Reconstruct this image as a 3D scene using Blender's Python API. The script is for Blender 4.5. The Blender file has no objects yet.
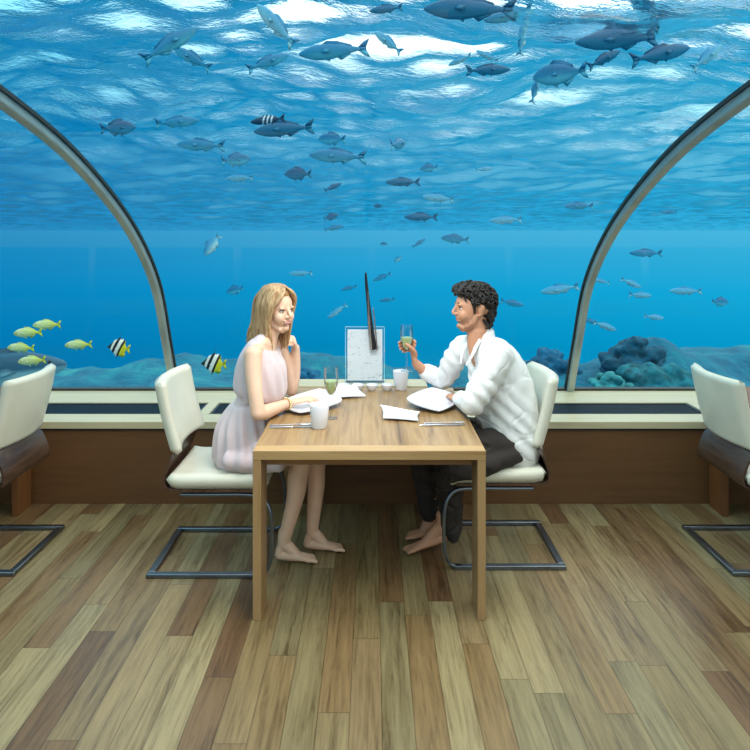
import bpy, bmesh, math, random
import numpy as np
from mathutils import Vector, Matrix, noise
random.seed(7)
np.random.seed(7)
PI = math.pi
scn = bpy.context.scene
COL = scn.collection
V = Vector

# ------------------------------------------------------------------ materials
def new_mat(name):
    m = bpy.data.materials.new(name); m.use_nodes = True
    nt = m.node_tree
    for n in list(nt.nodes): nt.nodes.remove(n)
    out = nt.nodes.new('ShaderNodeOutputMaterial')
    return m, nt, out
def N(nt, typ, **kw):
    n = nt.nodes.new(typ)
    for k, v in kw.items():
        if k.startswith('_'): setattr(n, k[1:], v)
        else: n.inputs[k.replace('_', ' ')].default_value = v
    return n
def rgb(c): return (c[0], c[1], c[2], 1)
def ramp(nt, stops, interp='LINEAR'):
    r = nt.nodes.new('ShaderNodeValToRGB'); r.color_ramp.interpolation = interp
    els = r.color_ramp.elements
    while len(els) < len(stops): els.new(0.5)
    for e, (p, c) in zip(els, stops): e.position = p; e.color = rgb(c)
    return r
def srgb(r, g, b):
    f = lambda c: (c/255/12.92) if c/255 <= .04045 else ((c/255+.055)/1.055)**2.4
    return (f(r), f(g), f(b))
def math_n(nt, op, a=None, b=None, clamp=False):
    n = nt.nodes.new('ShaderNodeMath'); n.operation = op; n.use_clamp = clamp
    for i, x in enumerate((a, b)):
        if x is None: continue
        if isinstance(x, (int, float)): n.inputs[i].default_value = x
        else: nt.links.new(x, n.inputs[i])
    return n.outputs[0]

def plain(name, c, rough=.5, metal=0, spec=.5, noise_amt=.06, nscale=8, bump=0, bscale=60, coat=0, sss=0, sheen=0):
    m, nt, out = new_mat(name)
    p = N(nt, 'ShaderNodeBsdfPrincipled', Roughness=rough, Metallic=metal)
    p.inputs['Specular IOR Level'].default_value = spec
    p.inputs['Coat Weight'].default_value = coat
    p.inputs['Sheen Weight'].default_value = sheen
    if sss:
        p.inputs['Subsurface Weight'].default_value = sss
        p.inputs['Subsurface Radius'].default_value = (.02, .008, .005)
        p.inputs['Subsurface Scale'].default_value = .5
    tc = N(nt, 'ShaderNodeTexCoord')
    no = N(nt, 'ShaderNodeTexNoise', Scale=nscale, Detail=3.0)
    nt.links.new(tc.outputs['Object'], no.inputs['Vector'])
    lo = [max(0, x*(1-noise_amt*2)) for x in c]; hi = [min(1, x*(1+noise_amt*2)) for x in c]
    r = ramp(nt, [(.3, lo), (.7, hi)])
    nt.links.new(no.outputs['Fac'], r.inputs['Fac'])
    nt.links.new(r.outputs['Color'], p.inputs['Base Color'])
    if bump:
        b2 = N(nt, 'ShaderNodeTexNoise', Scale=bscale, Detail=4.0)
        nt.links.new(tc.outputs['Object'], b2.inputs['Vector'])
        bp = N(nt, 'ShaderNodeBump', Strength=bump, Distance=.01)
        nt.links.new(b2.outputs['Fac'], bp.inputs['Height']); nt.links.new(bp.outputs['Normal'], p.inputs['Normal'])
    nt.links.new(p.outputs[0], out.inputs[0])
    return m

def wood(name, stops, axis='Y', rough=.45, fine=28, stretch=.05, big=2.0, coat=0.0):
    m, nt, out = new_mat(name)
    tc = N(nt, 'ShaderNodeTexCoord')
    mp = N(nt, 'ShaderNodeMapping')
    sc = [1, 1, 1]; sc['XYZ'.index(axis)] = stretch
    mp.inputs['Scale'].default_value = sc
    nt.links.new(tc.outputs['Object'], mp.inputs['Vector'])
    n1 = N(nt, 'ShaderNodeTexNoise', Scale=fine, Detail=6.0, Roughness=.65, Distortion=.4)
    n2 = N(nt, 'ShaderNodeTexNoise', Scale=big*3, Detail=2.0)
    nt.links.new(mp.outputs[0], n1.inputs['Vector']); nt.links.new(mp.outputs[0], n2.inputs['Vector'])
    f = math_n(nt, 'ADD', math_n(nt, 'MULTIPLY', n1.outputs['Fac'], .6), math_n(nt, 'MULTIPLY', n2.outputs['Fac'], .4))
    r = ramp(nt, stops); nt.links.new(f, r.inputs['Fac'])
    p = N(nt, 'ShaderNodeBsdfPrincipled', Roughness=rough); p.inputs['Coat Weight'].default_value = coat
    nt.links.new(r.outputs['Color'], p.inputs['Base Color'])
    bp = N(nt, 'ShaderNodeBump', Strength=.15, Distance=.004)
    nt.links.new(n1.outputs['Fac'], bp.inputs['Height']); nt.links.new(bp.outputs['Normal'], p.inputs['Normal'])
    nt.links.new(p.outputs[0], out.inputs[0])
    return m

def floor_mat():
    m, nt, out = new_mat('teak_floorboards')
    L = nt.links.new
    tc = N(nt, 'ShaderNodeTexCoord'); sp = N(nt, 'ShaderNodeSeparateXYZ'); L(tc.outputs['Object'], sp.inputs[0])
    xw = math_n(nt, 'DIVIDE', math_n(nt, 'ADD', sp.outputs[0], 50.03), .112)
    colid = math_n(nt, 'FLOOR', xw); fx = math_n(nt, 'FRACT', xw)
    w1 = N(nt, 'ShaderNodeTexWhiteNoise', _noise_dimensions='1D'); L(colid, w1.inputs['W'])
    yy = math_n(nt, 'DIVIDE', math_n(nt, 'ADD', math_n(nt, 'ADD', sp.outputs[1], 40), math_n(nt, 'MULTIPLY', w1.outputs['Value'], 7.3)), 1.25)
    row = math_n(nt, 'FLOOR', yy); fy = math_n(nt, 'FRACT', yy)
    cb = N(nt, 'ShaderNodeCombineXYZ'); L(colid, cb.inputs[0]); L(row, cb.inputs[1])
    w2 = N(nt, 'ShaderNodeTexWhiteNoise', _noise_dimensions='2D'); L(cb.outputs[0], w2.inputs['Vector'])
    # grain
    mp = N(nt, 'ShaderNodeMapping'); mp.inputs['Scale'].default_value = (1, .06, 1)
    L(tc.outputs['Object'], mp.inputs['Vector'])
    off = N(nt, 'ShaderNodeVectorMath', _operation='MULTIPLY_ADD'); L(w2.outputs['Color'], off.inputs[0])
    off.inputs[1].default_value = (9, 9, 9); L(mp.outputs[0], off.inputs[2])
    g1 = N(nt, 'ShaderNodeTexNoise', Scale=60.0, Detail=8.0, Roughness=.7, Distortion=.6); L(off.outputs[0], g1.inputs['Vector'])
    g2 = N(nt, 'ShaderNodeTexNoise', Scale=9.0, Detail=3.0, Distortion=1.2); L(off.outputs[0], g2.inputs['Vector'])
    base = ramp(nt, [(0, srgb(104, 76, 50)), (.2, srgb(124, 98, 66)), (.42, srgb(132, 112, 76)),
                     (.62, srgb(122, 112, 82)), (.8, srgb(152, 136, 100)), (1, srgb(118, 92, 62))])
    L(w2.outputs['Value'], base.inputs['Fac'])
    f = math_n(nt, 'ADD', math_n(nt, 'MULTIPLY', g1.outputs['Fac'], .62), math_n(nt, 'MULTIPLY', g2.outputs['Fac'], .38))
    gr = ramp(nt, [(.36, (.36, .31, .25)), (.44, (.66, .62, .56)), (.51, (.90, .88, .85)), (.62, (1.14, 1.12, 1.08))]); L(f, gr.inputs['Fac'])
    mx = N(nt, 'ShaderNodeMix', _data_type='RGBA', _blend_type='MULTIPLY'); mx.inputs[0].default_value = 1
    L(base.outputs['Color'], mx.inputs[6]); L(gr.outputs['Color'], mx.inputs[7])
    # joints
    ex = math_n(nt, 'MINIMUM', fx, math_n(nt, 'SUBTRACT', 1, fx))
    ey = math_n(nt, 'MULTIPLY', math_n(nt, 'MINIMUM', fy, math_n(nt, 'SUBTRACT', 1, fy)), 11.2)
    e = math_n(nt, 'MINIMUM', ex, ey)
    jr = ramp(nt, [(.0, (.5, .46, .42)), (.014, (.68, .64, .6)), (.026, (1, 1, 1))]); L(e, jr.inputs['Fac'])
    mx2 = N(nt, 'ShaderNodeMix', _data_type='RGBA', _blend_type='MULTIPLY'); mx2.inputs[0].default_value = 1
    L(mx.outputs[2], mx2.inputs[6]); L(jr.outputs['Color'], mx2.inputs[7])
    p = N(nt, 'ShaderNodeBsdfPrincipled'); L(mx2.outputs[2], p.inputs['Base Color'])
    rr = ramp(nt, [(.3, (.30,)*3), (.7, (.46,)*3)]); L(g2.outputs['Fac'], rr.inputs['Fac']); L(rr.outputs['Color'], p.inputs['Roughness'])
    p.inputs['Specular IOR Level'].default_value = .5
    bp = N(nt, 'ShaderNodeBump', Strength=.25, Distance=.003)
    L(math_n(nt, 'MULTIPLY', g1.outputs['Fac'], math_n(nt, 'MULTIPLY', jr.outputs['Color'], 1)), bp.inputs['Height'])
    L(bp.outputs['Normal'], p.inputs['Normal']); L(p.outputs[0], out.inputs[0])
    return m

def thin_glass(name, tint=(.97, .99, 1), lo=.02, hi=.25, rough=.0, blend=.35):
    m, nt, out = new_mat(name)
    t = N(nt, 'ShaderNodeBsdfTransparent', Color=rgb(tint)); g = N(nt, 'ShaderNodeBsdfGlossy', Roughness=rough)
    lw = N(nt, 'ShaderNodeLayerWeight', Blend=blend)
    mr = N(nt, 'ShaderNodeMapRange'); mr.inputs['To Min'].default_value = lo; mr.inputs['To Max'].default_value = hi
    nt.links.new(lw.outputs['Fresnel'], mr.inputs['Value'])
    mx = N(nt, 'ShaderNodeMixShader'); nt.links.new(mr.outputs[0], mx.inputs[0])
    nt.links.new(t.outputs[0], mx.inputs[1]); nt.links.new(g.outputs[0], mx.inputs[2]); nt.links.new(mx.outputs[0], out.inputs[0])
    return m

def banded(name, stops, axis=0, skew=0.0, rough=.45, scale=1.0):
    """stripes that belong to the thing (fish bands; some fish colours also hold water haze), by object coordinate; axis runs -0.5..0.5"""
    m, nt, out = new_mat(name)
    tc = N(nt, 'ShaderNodeTexCoord'); sp = N(nt, 'ShaderNodeSeparateXYZ'); nt.links.new(tc.outputs['Object'], sp.inputs[0])
    a = sp.outputs[axis]
    if skew: a = math_n(nt, 'ADD', a, math_n(nt, 'MULTIPLY', sp.outputs[2], skew))
    a = math_n(nt, 'ADD', math_n(nt, 'MULTIPLY', a, scale), .5)
    r = ramp(nt, stops); nt.links.new(a, r.inputs['Fac'])
    p = N(nt, 'ShaderNodeBsdfPrincipled', Roughness=rough)
    nt.links.new(r.outputs['Color'], p.inputs['Base Color']); nt.links.new(p.outputs[0], out.inputs[0])
    return m

M = {}
M['floor'] = floor_mat()
M['table'] = wood('oak_table_top', [(.34, srgb(92, 66, 40)), (.43, srgb(138, 106, 68)), (.54, srgb(164, 132, 90)), (.66, srgb(112, 82, 52))], 'Y', .3, 30, .05)
M['table_x'] = wood('oak_end_board', [(.3, srgb(148, 114, 74)), (.5, srgb(180, 146, 100)), (.7, srgb(160, 126, 82))], 'X', .32, 24, .06)
M['table_z'] = wood('oak_leg', [(.3, srgb(138, 106, 70)), (.5, srgb(164, 130, 90)), (.7, srgb(148, 114, 76))], 'Z', .4, 24, .06)
M['apron'] = wood('oak_apron', [(.3, srgb(120, 84, 50)), (.6, srgb(144, 104, 64))], 'X', .5, 24, .06)
M['panel'] = wood('walnut_wall_panel', [(.3, srgb(82, 54, 30)), (.5, srgb(108, 74, 44)), (.7, srgb(94, 62, 36))], 'X', .45, 14, .08)
M['sill'] = wood('pale_ash_sill', [(.3, srgb(178, 168, 138)), (.5, srgb(202, 190, 156)), (.7, srgb(188, 176, 144))], 'X', .35, 14, .05)
M['shell'] = wood('zebrano_chair_shell', [(.34, srgb(30, 20, 15)), (.45, srgb(66, 45, 34)), (.55, srgb(88, 64, 50)), (.66, srgb(40, 27, 20))], 'Y', .35, 40, .06)
M['vent'] = plain('dark_slate_vent', srgb(24, 44, 58), .4, .3)
M['leather'] = plain('cream_leather', srgb(218, 215, 198), .35, noise_amt=.02, bump=.08, bscale=220)
M['chrome'] = plain('brushed_steel_bar', srgb(120, 128, 138), .3, 1, noise_amt=.04)
M['rib'] = plain('grey_painted_rib', srgb(172, 182, 178), .3, .4, noise_amt=.04)
M['seal'] = plain('dark_rubber_seal', srgb(38, 44, 44), .5)
M['acrylic'] = thin_glass('acrylic_tunnel_glass', (.98, .995, 1), .003, .03, 0, .2)
M['glass'] = thin_glass('drinking_glass', (.985, .995, .995), .04, .55, 0, .25)
M['clear'] = thin_glass('clear_acrylic', (.97, .99, 1), .02, .3, 0, .3)
M['wine'] = plain('pale_green_wine', srgb(196, 214, 150), .1, spec=.6, noise_amt=.03)
M['china'] = plain('white_china', srgb(224, 224, 232), .18, noise_amt=.01, coat=.4)
M['silver'] = plain('cutlery_steel', srgb(190, 192, 198), .22, 1, noise_amt=.02)
M['steelbands'] = plain('silver_metal', srgb(200, 196, 200), .25, 1, noise_amt=.02)
M['black'] = plain('black_gloss', srgb(28, 28, 34), .3)
M['placemat'] = plain('grey_placemat', srgb(106, 102, 94), .7, bump=.2, bscale=300)
M['skin_w'] = plain('fair_skin', srgb(226, 186, 160), .5, noise_amt=.03, nscale=14, sss=.12)
M['lip_w'] = plain('rosy_lips', srgb(200, 104, 100), .35, noise_amt=.03)
M['skin_m'] = plain('tanned_skin', srgb(196, 142, 112), .5, noise_amt=.04, nscale=14, sss=.1)
M['beard'] = plain('stubbled_skin', srgb(182, 132, 104), .65, noise_amt=.12, nscale=90)
M['lip_m'] = plain('brown_pink_lips', srgb(188, 122, 104), .4, noise_amt=.03)
M['eye'] = plain('eye_white', srgb(235, 232, 228), .2, noise_amt=.01)
M['iris'] = plain('dark_iris', srgb(50, 40, 34), .2)
M['teeth'] = plain('teeth_white', srgb(245, 242, 235), .25, noise_amt=.01)
M['blond'] = wood('blond_hair', [(.32, srgb(98, 70, 46)), (.46, srgb(160, 122, 84)), (.6, srgb(206, 172, 128)), (.72, srgb(132, 96, 64))], 'Z', .42, 90, .08)
M['blackhair'] = plain('black_hair', srgb(30, 24, 22), .6, noise_amt=.3, nscale=50)
M['dress'] = plain('blush_dress_fabric', srgb(208, 190, 194), .75, noise_amt=.03, bump=.1, bscale=120, sheen=.2)
M['shirt'] = plain('white_linen_shirt', srgb(232, 232, 232), .75, noise_amt=.015, bump=.12, bscale=150)
M['trousers'] = plain('charcoal_trousers', srgb(46, 39, 36), .8, noise_amt=.1, bump=.2, bscale=150)
M['gold'] = plain('pale_gold_bracelet', srgb(226, 206, 160), .25, 1)
M['fish_blue'] = banded('hazed_blue_fish', [(.25, srgb(90, 195, 220)), (.5, srgb(20, 142, 186)), (.75, srgb(0, 116, 164))], 2, 0, .5, 3.0)  # blue of the water haze put into this and the next two colours
M['fish_dark'] = banded('hazed_dark_fish', [(.25, srgb(24, 134, 172)), (.6, srgb(0, 104, 148)), (.8, srgb(0, 86, 128))], 2, 0, .5, 3.0)
M['fish_pale'] = banded('hazed_pale_fish', [(.2, srgb(180, 226, 232)), (.5, srgb(100, 190, 220)), (.75, srgb(44, 150, 198))], 2, 0, .4, 3.0)
M['fish_striped'] = banded('striped_fish', [(0, srgb(20, 60, 96)), (.36, srgb(20, 60, 96)), (.37, srgb(200, 225, 235)), (.41, srgb(200, 225, 235)), (.42, srgb(20, 60, 96)),
        (.47, srgb(20, 60, 96)), (.48, srgb(200, 225, 235)), (.52, srgb(200, 225, 235)), (.53, srgb(20, 60, 96)), (.58, srgb(20, 60, 96)), (.59, srgb(200, 225, 235)), (.63, srgb(200, 225, 235)), (.64, srgb(20, 60, 96))], 0, .3, .5)
M['fish_yellow'] = banded('yellow_green_fish', [(.0, srgb(214, 222, 60)), (.22, srgb(206, 216, 90)), (.4, srgb(200, 218, 140)), (.75, srgb(214, 226, 170)), (1, srgb(190, 206, 110))], 0, -.6, .45)
M['fish_banner'] = banded('banner_fish_bands', [(0, srgb(226, 216, 30)), (.36, srgb(226, 216, 40)), (.38, srgb(20, 24, 20)), (.45, srgb(20, 24, 20)), (.47, srgb(244, 244, 220)),
        (.60, srgb(244, 244, 236)), (.62, srgb(14, 16, 20)), (.72, srgb(14, 16, 20)), (.74, srgb(235, 235, 220)), (.83, srgb(235, 235, 220)), (.85, srgb(20, 22, 26)), (1, srgb(20, 22, 26))], 0, .45, .45)
M['fish_big'] = banded('grey_blue_wrasse', [(.2, srgb(200, 220, 214)), (.42, srgb(130, 180, 190)), (.5, srgb(40, 100, 126)), (.75, srgb(24, 84, 112))], 2, 0, .45, 3.2)

# reef: teal of the water haze put into its colour
def reef_mat():
    m, nt, out = new_mat('reef_hazed_rock')
    tc = N(nt, 'ShaderNodeTexCoord')
    a = N(nt, 'ShaderNodeTexNoise', Scale=1.6, Detail=8.0, Roughness=.65); nt.links.new(tc.outputs['Object'], a.inputs['Vector'])
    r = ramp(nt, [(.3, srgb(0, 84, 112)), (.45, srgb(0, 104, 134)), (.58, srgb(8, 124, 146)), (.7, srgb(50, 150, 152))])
    nt.links.new(a.outputs['Fac'], r.inputs['Fac'])
    p = N(nt, 'ShaderNodeBsdfPrincipled', Roughness=.9); nt.links.new(r.outputs['Color'], p.inputs['Base Color'])
    b = N(nt, 'ShaderNodeTexNoise', Scale=9.0, Detail=6.0); nt.links.new(tc.outputs['Object'], b.inputs['Vector'])
    bp = N(nt, 'ShaderNodeBump', Strength=.6, Distance=.1); nt.links.new(b.outputs['Fac'], bp.inputs['Height']); nt.links.new(bp.outputs['Normal'], p.inputs['Normal'])
    nt.links.new(p.outputs[0], out.inputs[0]); return m
M['reef'] = reef_mat()
def water_surface_mat():
    m, nt, out = new_mat('sea_surface_water')
    g = N(nt, 'ShaderNodeBsdfGlass', Color=(.96, .99, 1, 1), Roughness=.0, IOR=1.08)
    tc = N(nt, 'ShaderNodeTexCoord')
    b = N(nt, 'ShaderNodeTexNoise', Scale=2.2, Detail=5.0, Roughness=.6); mp = N(nt, 'ShaderNodeMapping'); mp.inputs['Scale'].default_value = (.7, 1.3, 1)
    nt.links.new(tc.outputs['Object'], mp.inputs[0]); nt.links.new(mp.outputs[0], b.inputs['Vector'])
    bp = N(nt, 'ShaderNodeBump', Strength=.45, Distance=.10); nt.links.new(b.outputs['Fac'], bp.inputs['Height'])
    sp = N(nt, 'ShaderNodeSeparateXYZ'); nt.links.new(tc.outputs['Object'], sp.inputs[0])   # calmer water far out
    mr = N(nt, 'ShaderNodeMapRange'); mr.inputs['From Min'].default_value = 14; mr.inputs['From Max'].default_value = 60
    mr.inputs['To Min'].default_value = .45; mr.inputs['To Max'].default_value = .03
    nt.links.new(sp.outputs[1], mr.inputs['Value']); nt.links.new(mr.outputs[0], bp.inputs['Strength']); nt.links.new(bp.outputs['Normal'], g.inputs['Normal'])
    nt.links.new(g.outputs[0], out.inputs[0]); return m
M['sea'] = water_surface_mat()

# ------------------------------------------------------------------ mesh helpers
class MB:
    def __init__(s): s.v = []; s.f = []; s.mi = []
    def add(s, verts, faces, mi=0):
        o = len(s.v); s.v += [tuple(p) for p in verts]
        s.f += [tuple(i+o for i in f) for f in faces]; s.mi += [mi]*len(faces); return s
    def box(s, x0, x1, y0, y1, z0, z1, mi=0):
        vs = [(x, y, z) for x in (x0, x1) for y in (y0, y1) for z in (z0, z1)]
        return s.add(vs, [(0,1,3,2),(4,6,7,5),(0,4,5,1),(2,3,7,6),(0,2,6,4),(1,5,7,3)], mi)
    def lathe(s, prof, c=(0,0,0), n=28, mi=0, closed=False):
        vs = []; fs = []
        for r, z in prof:
            for k in range(n):
                a = 2*PI*k/n; vs.append((c[0]+r*math.cos(a), c[1]+r*math.sin(a), c[2]+z))
        m = len(prof)
        rng = range(m if closed else m-1)
        for j in rng:
            j2 = (j+1) % m
            for k in range(n):
                k2 = (k+1) % n; fs.append((j*n+k, j*n+k2, j2*n+k2, j2*n+k))
        if not closed:
            if prof[0][0] > 1e-5: fs.append(tuple(reversed(range(n))))
            if prof[-1][0] > 1e-5: fs.append(tuple((m-1)*n+k for k in range(n)))
        return s.add(vs, fs, mi)
    def ellipsoid(s, c, r, axes=None, n=16, m=10, mi=0):
        c = V(c); ax = axes or (V((1,0,0)), V((0,1,0)), V((0,0,1)))
        vs = [c+ax[2]*r[2]]; 
        for j in range(1, m):
            t = PI*j/m
            for k in range(n):
                a = 2*PI*k/n
                vs.append(c+ax[0]*(r[0]*math.sin(t)*math.cos(a))+ax[1]*(r[1]*math.sin(t)*math.sin(a))+ax[2]*(r[2]*math.cos(t)))
        vs.append(c-ax[2]*r[2]); fs = []
        for k in range(n): fs.append((0, 1+k, 1+(k+1) % n))
        for j in range(m-2):
            for k in range(n):
                a = 1+j*n+k; b = 1+j*n+(k+1) % n; fs.append((a, a+n, b+n, b))
        l = len(vs)-1; o = 1+(m-2)*n
        for k in range(n): fs.append((o+k, l, o+(k+1) % n))
        return s.add(vs, fs, mi)
    def loft(s, pts, rad, side=(0,1,0), n=18, sub=5, cap=True, mi=0, sq=1.0):
        """pts: centres; rad: r or (r_side, r_up) per centre; smooth spline between; rounded ends"""
        P = [V(p) for p in pts]; R = [V((r, r)) if isinstance(r, (int, float)) else V(r) for r in rad]
        S = [V(side)]*len(P) if isinstance(side[0], (int, float)) else [V(x) for x in side]
        def cr(a, b, c, d, t): return .5*((2*b)+(c-a)*t+(2*a-5*b+4*c-d)*t*t+(3*b-a-3*c+d)*t**3)
        C = []; RR = []; SS = []
        k = len(P)
        for i in range(k-1):
            i0, i3 = max(i-1, 0), min(i+2, k-1)
            for j in range(sub):
                t = j/sub
                C.append(cr(P[i0], P[i], P[i+1], P[i3], t)); r = cr(R[i0], R[i], R[i+1], R[i3], t)
                RR.append(V((max(r[0], .0005), max(r[1], .0005)))); SS.append(S[i].lerp(S[i+1], t))
        C.append(P[-1]); RR.append(R[-1]); SS.append(S[-1])
        T = [(C[min(i+1, len(C)-1)]-C[max(i-1, 0)]).normalized() for i in range(len(C))]
        if cap:
            pre = []; post = []
            for q in (.97, .8, .5, .15)[::-1] if False else (.15, .5, .8, .97):
                h = math.sqrt(max(0, 1-q*q))
                rm0 = min(RR[0]); rm1 = min(RR[-1])
                pre.append((C[0]-T[0]*(h*rm0), RR[0]*q)); post.append((C[-1]+T[-1]*(h*rm1), RR[-1]*q))
            post = post[::-1]
            C = [a for a, _ in pre]+C+[a for a, _ in post]
            RR = [b for _, b in pre]+RR+[b for _, b in post]
            T = [T[0]]*4+T+[T[-1]]*4; SS = [SS[0]]*4+SS+[SS[-1]]*4
        vs = []
        for c, r, t, sd in zip(C, RR, T, SS):
            sd = (sd-t*sd.dot(t))
            if sd.length < 1e-4: sd = t.orthogonal()
            sd.normalize(); up = t.cross(sd)
            for q in range(n):
                a = 2*PI*q/n; ca, sa = math.cos(a), math.sin(a)
                if sq != 1.0: ca = math.copysign(abs(ca)**sq, ca); sa = math.copysign(abs(sa)**sq, sa)
                vs.append(c+sd*(r[0]*ca)+up*(r[1]*sa))
        fs = []
        for j in range(len(C)-1):
            for q in range(n):
                q2 = (q+1) % n; fs.append((j*n+q, j*n+q2, (j+1)*n+q2, (j+1)*n+q))
        fs.append(tuple(reversed(range(n)))); fs.append(tuple((len(C)-1)*n+q for q in range(n)))
        return s.add(vs, fs, mi)
    def grid(s, fn, nu, nv, mi=0, wrap=False):
        vs = [fn(i/(nu-1), j/(nv-1)) for i in range(nu) for j in range(nv)]
        fs = [(i*nv+j, (i+1)*nv+j, (i+1)*nv+j+1, i*nv+j+1) for i in range(nu-1) for j in range(nv-1)]
        return s.add(vs, fs, mi)
    def mesh(s, name):
        me = bpy.data.meshes.new(name); me.from_pydata(s.v, [], s.f)
        for p, i in zip(me.polygons, s.mi): p.material_index = i
        bm = bmesh.new(); bm.from_mesh(me); bmesh.ops.recalc_face_normals(bm, faces=bm.faces); bm.to_mesh(me); bm.free()
        me.update(); return me
    def build(s, name, mats, parent=None, smooth=True, bevel=0, loc=None, angle=40):
        me = s.mesh(name); return link(name, me, mats, parent, smooth, bevel, loc, angle)
def link(name, me, mats, parent=None, smooth=True, bevel=0, loc=None, angle=40):
    o = bpy.data.objects.new(name, me)
    if not isinstance(mats, (list, tuple)): mats = [mats]
    for m in mats: me.materials.append(m)
    COL.objects.link(o)
    if bevel:
        b = o.modifiers.new('bevel', 'BEVEL'); b.width = bevel; b.segments = 3; b.limit_method = 'ANGLE'; b.angle_limit = math.radians(40)
    if smooth:
        me.polygons.foreach_set('use_smooth', [True]*len(me.polygons))
        try: me.set_sharp_from_angle(angle=math.radians(angle))
        except Exception: pass
    if loc: o.location = loc
    if parent: o.parent = parent
    return o
def empty(name, loc=(0,0,0), rz=0):
    o = bpy.data.objects.new(name, None); o.empty_display_size = .05; COL.objects.link(o)
    o.location = loc; o.rotation_euler = (0, 0, rz); return o
def tag(o, label, cat, group=None):
    o['label'] = label; o['category'] = cat
    if group: o['group'] = group
    return o
def struct(o): o['kind'] = 'structure'; return o
def localise(o, loc):
    """mesh written in world coordinates -> origin at loc"""
    o.data.transform(Matrix.Translation(-V(loc))); o.location = loc; return o
def copy_tree(o, parent=None):
    c = o.copy(); COL.objects.link(c); c.parent = parent
    for ch in list(o.children): copy_tree(ch, c)
    return c
def remesh(mb, voxel, smooth=3, weight=None, factor=.5):
    me = mb.mesh('tmp'); o = bpy.data.objects.new('tmp', me); COL.objects.link(o)
    r = o.modifiers.new('r', 'REMESH'); r.mode = 'VOXEL'; r.voxel_size = voxel; r.use_smooth_shade = True
    dg = bpy.context.evaluated_depsgraph_get(); m2 = bpy.data.meshes.new_from_object(o.evaluated_get(dg))
    bpy.data.objects.remove(o)
    n = len(m2.vertices); co = np.empty(n*3); m2.vertices.foreach_get('co', co); co = co.reshape(-1, 3)
    ne = len(m2.edges); ed = np.empty(ne*2, int); m2.edges.foreach_get('vertices', ed); ed = ed.reshape(-1, 2)
    w = np.ones(n) if weight is None else weight(co)
    deg = np.bincount(ed.ravel(), minlength=n).astype(float); deg[deg == 0] = 1
    for it in range(smooth):
        acc = np.zeros_like(co)
        for a in range(3):
            acc[:, a] = np.bincount(ed[:, 0], co[ed[:, 1], a], n)+np.bincount(ed[:, 1], co[ed[:, 0], a], n)
        co = co+(acc/deg[:, None]-co)*factor*w[:, None]
    m2.vertices.foreach_set('co', co.ravel()); m2.update()
    return m2
def displace(me, fn):
    """fn(co, normal) -> offset distance array"""
    n = len(me.vertices); co = np.empty(n*3); me.vertices.foreach_get('co', co); co = co.reshape(-1, 3)
    no = np.empty(n*3); me.vertices.foreach_get('normal', no); no = no.reshape(-1, 3)
    d = fn(co, no); co = co+(no*d[:, None] if d.ndim == 1 else d)
    me.vertices.foreach_set('co', co.ravel()); me.update()
def fbm(co, sx, sy, sz, seed=0):
    return np.array([noise.noise((p[0]*sx+seed, p[1]*sy, p[2]*sz)) for p in co])

# ------------------------------------------------------------------ camera
cam = bpy.data.cameras.new('camera'); co = bpy.data.objects.new('camera', cam); COL.objects.link(co)
cam.sensor_width = 36; cam.lens = 650/750*36; cam.clip_start = .05; cam.clip_end = 500
cam.shift_y = -140/750; cam.shift_x = 3/750
co.location = (0, 0, 1.68); co.rotation_euler = (PI/2, 0, 0)
scn.camera = co
def PX(u, v, Y):  # only for working out where things stand
    s = 650/Y; return V(((u-372)/s, Y, 1.68-(v-235)/s))

# ------------------------------------------------------------------ world: open sea seen sideways, bright sky above the surface
w = bpy.data.worlds.new('sea'); scn.world = w; w.use_nodes = True
nt = w.node_tree
for n_ in list(nt.nodes): nt.nodes.remove(n_)
out = nt.nodes.new('ShaderNodeOutputWorld'); bg = nt.nodes.new('ShaderNodeBackground')
tc = nt.nodes.new('ShaderNodeTexCoord'); sp = nt.nodes.new('ShaderNodeSeparateXYZ'); nt.links.new(tc.outputs['Generated'], sp.inputs[0])
zz = math_n(nt, 'ADD', math_n(nt, 'MULTIPLY', sp.outputs[2], 1.0), .5)
r = ramp(nt, [(.0, srgb(80, 172, 214)), (.18, srgb(70, 168, 212)), (.26, srgb(10, 138, 186)), (.33, srgb(0, 138, 192)), (.42, srgb(16, 156, 210)), (.47, srgb(44, 163, 214)), (.51, srgb(60, 170, 217)),
              (.53, srgb(120, 200, 228)), (.58, srgb(180, 226, 244)), (.68, (.85, .95, 1.0)), (1, (1, 1, 1))])
nt.links.new(zz, r.inputs['Fac'])
r2 = ramp(nt, [(.25, (.30, .70, .82)), (.5, (1.0, 1.02, 1.0)), (.75, (1.12, 1.18, 1.08))])
ax = math_n(nt, 'ADD', math_n(nt, 'MULTIPLY', sp.outputs[0], .5), .5); nt.links.new(ax, r2.inputs['Fac'])
mx = nt.nodes.new('ShaderNodeMix'); mx.data_type = 'RGBA'; mx.blend_type = 'MULTIPLY'; mx.inputs[0].default_value = 1
nt.links.new(r.outputs[0], mx.inputs[6]); nt.links.new(r2.outputs[0], mx.inputs[7]); nt.links.new(mx.outputs[2], bg.inputs[0])
st = math_n(nt, 'ADD', 1.0, math_n(nt, 'MULTIPLY', math_n(nt, 'MINIMUM', math_n(nt, 'MAXIMUM', math_n(nt, 'SUBTRACT', sp.outputs[2], .03), 0), .15), 5.0))
nt.links.new(st, bg.inputs[1])
nt.links.new(bg.outputs[0], out.inputs[0])

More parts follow.
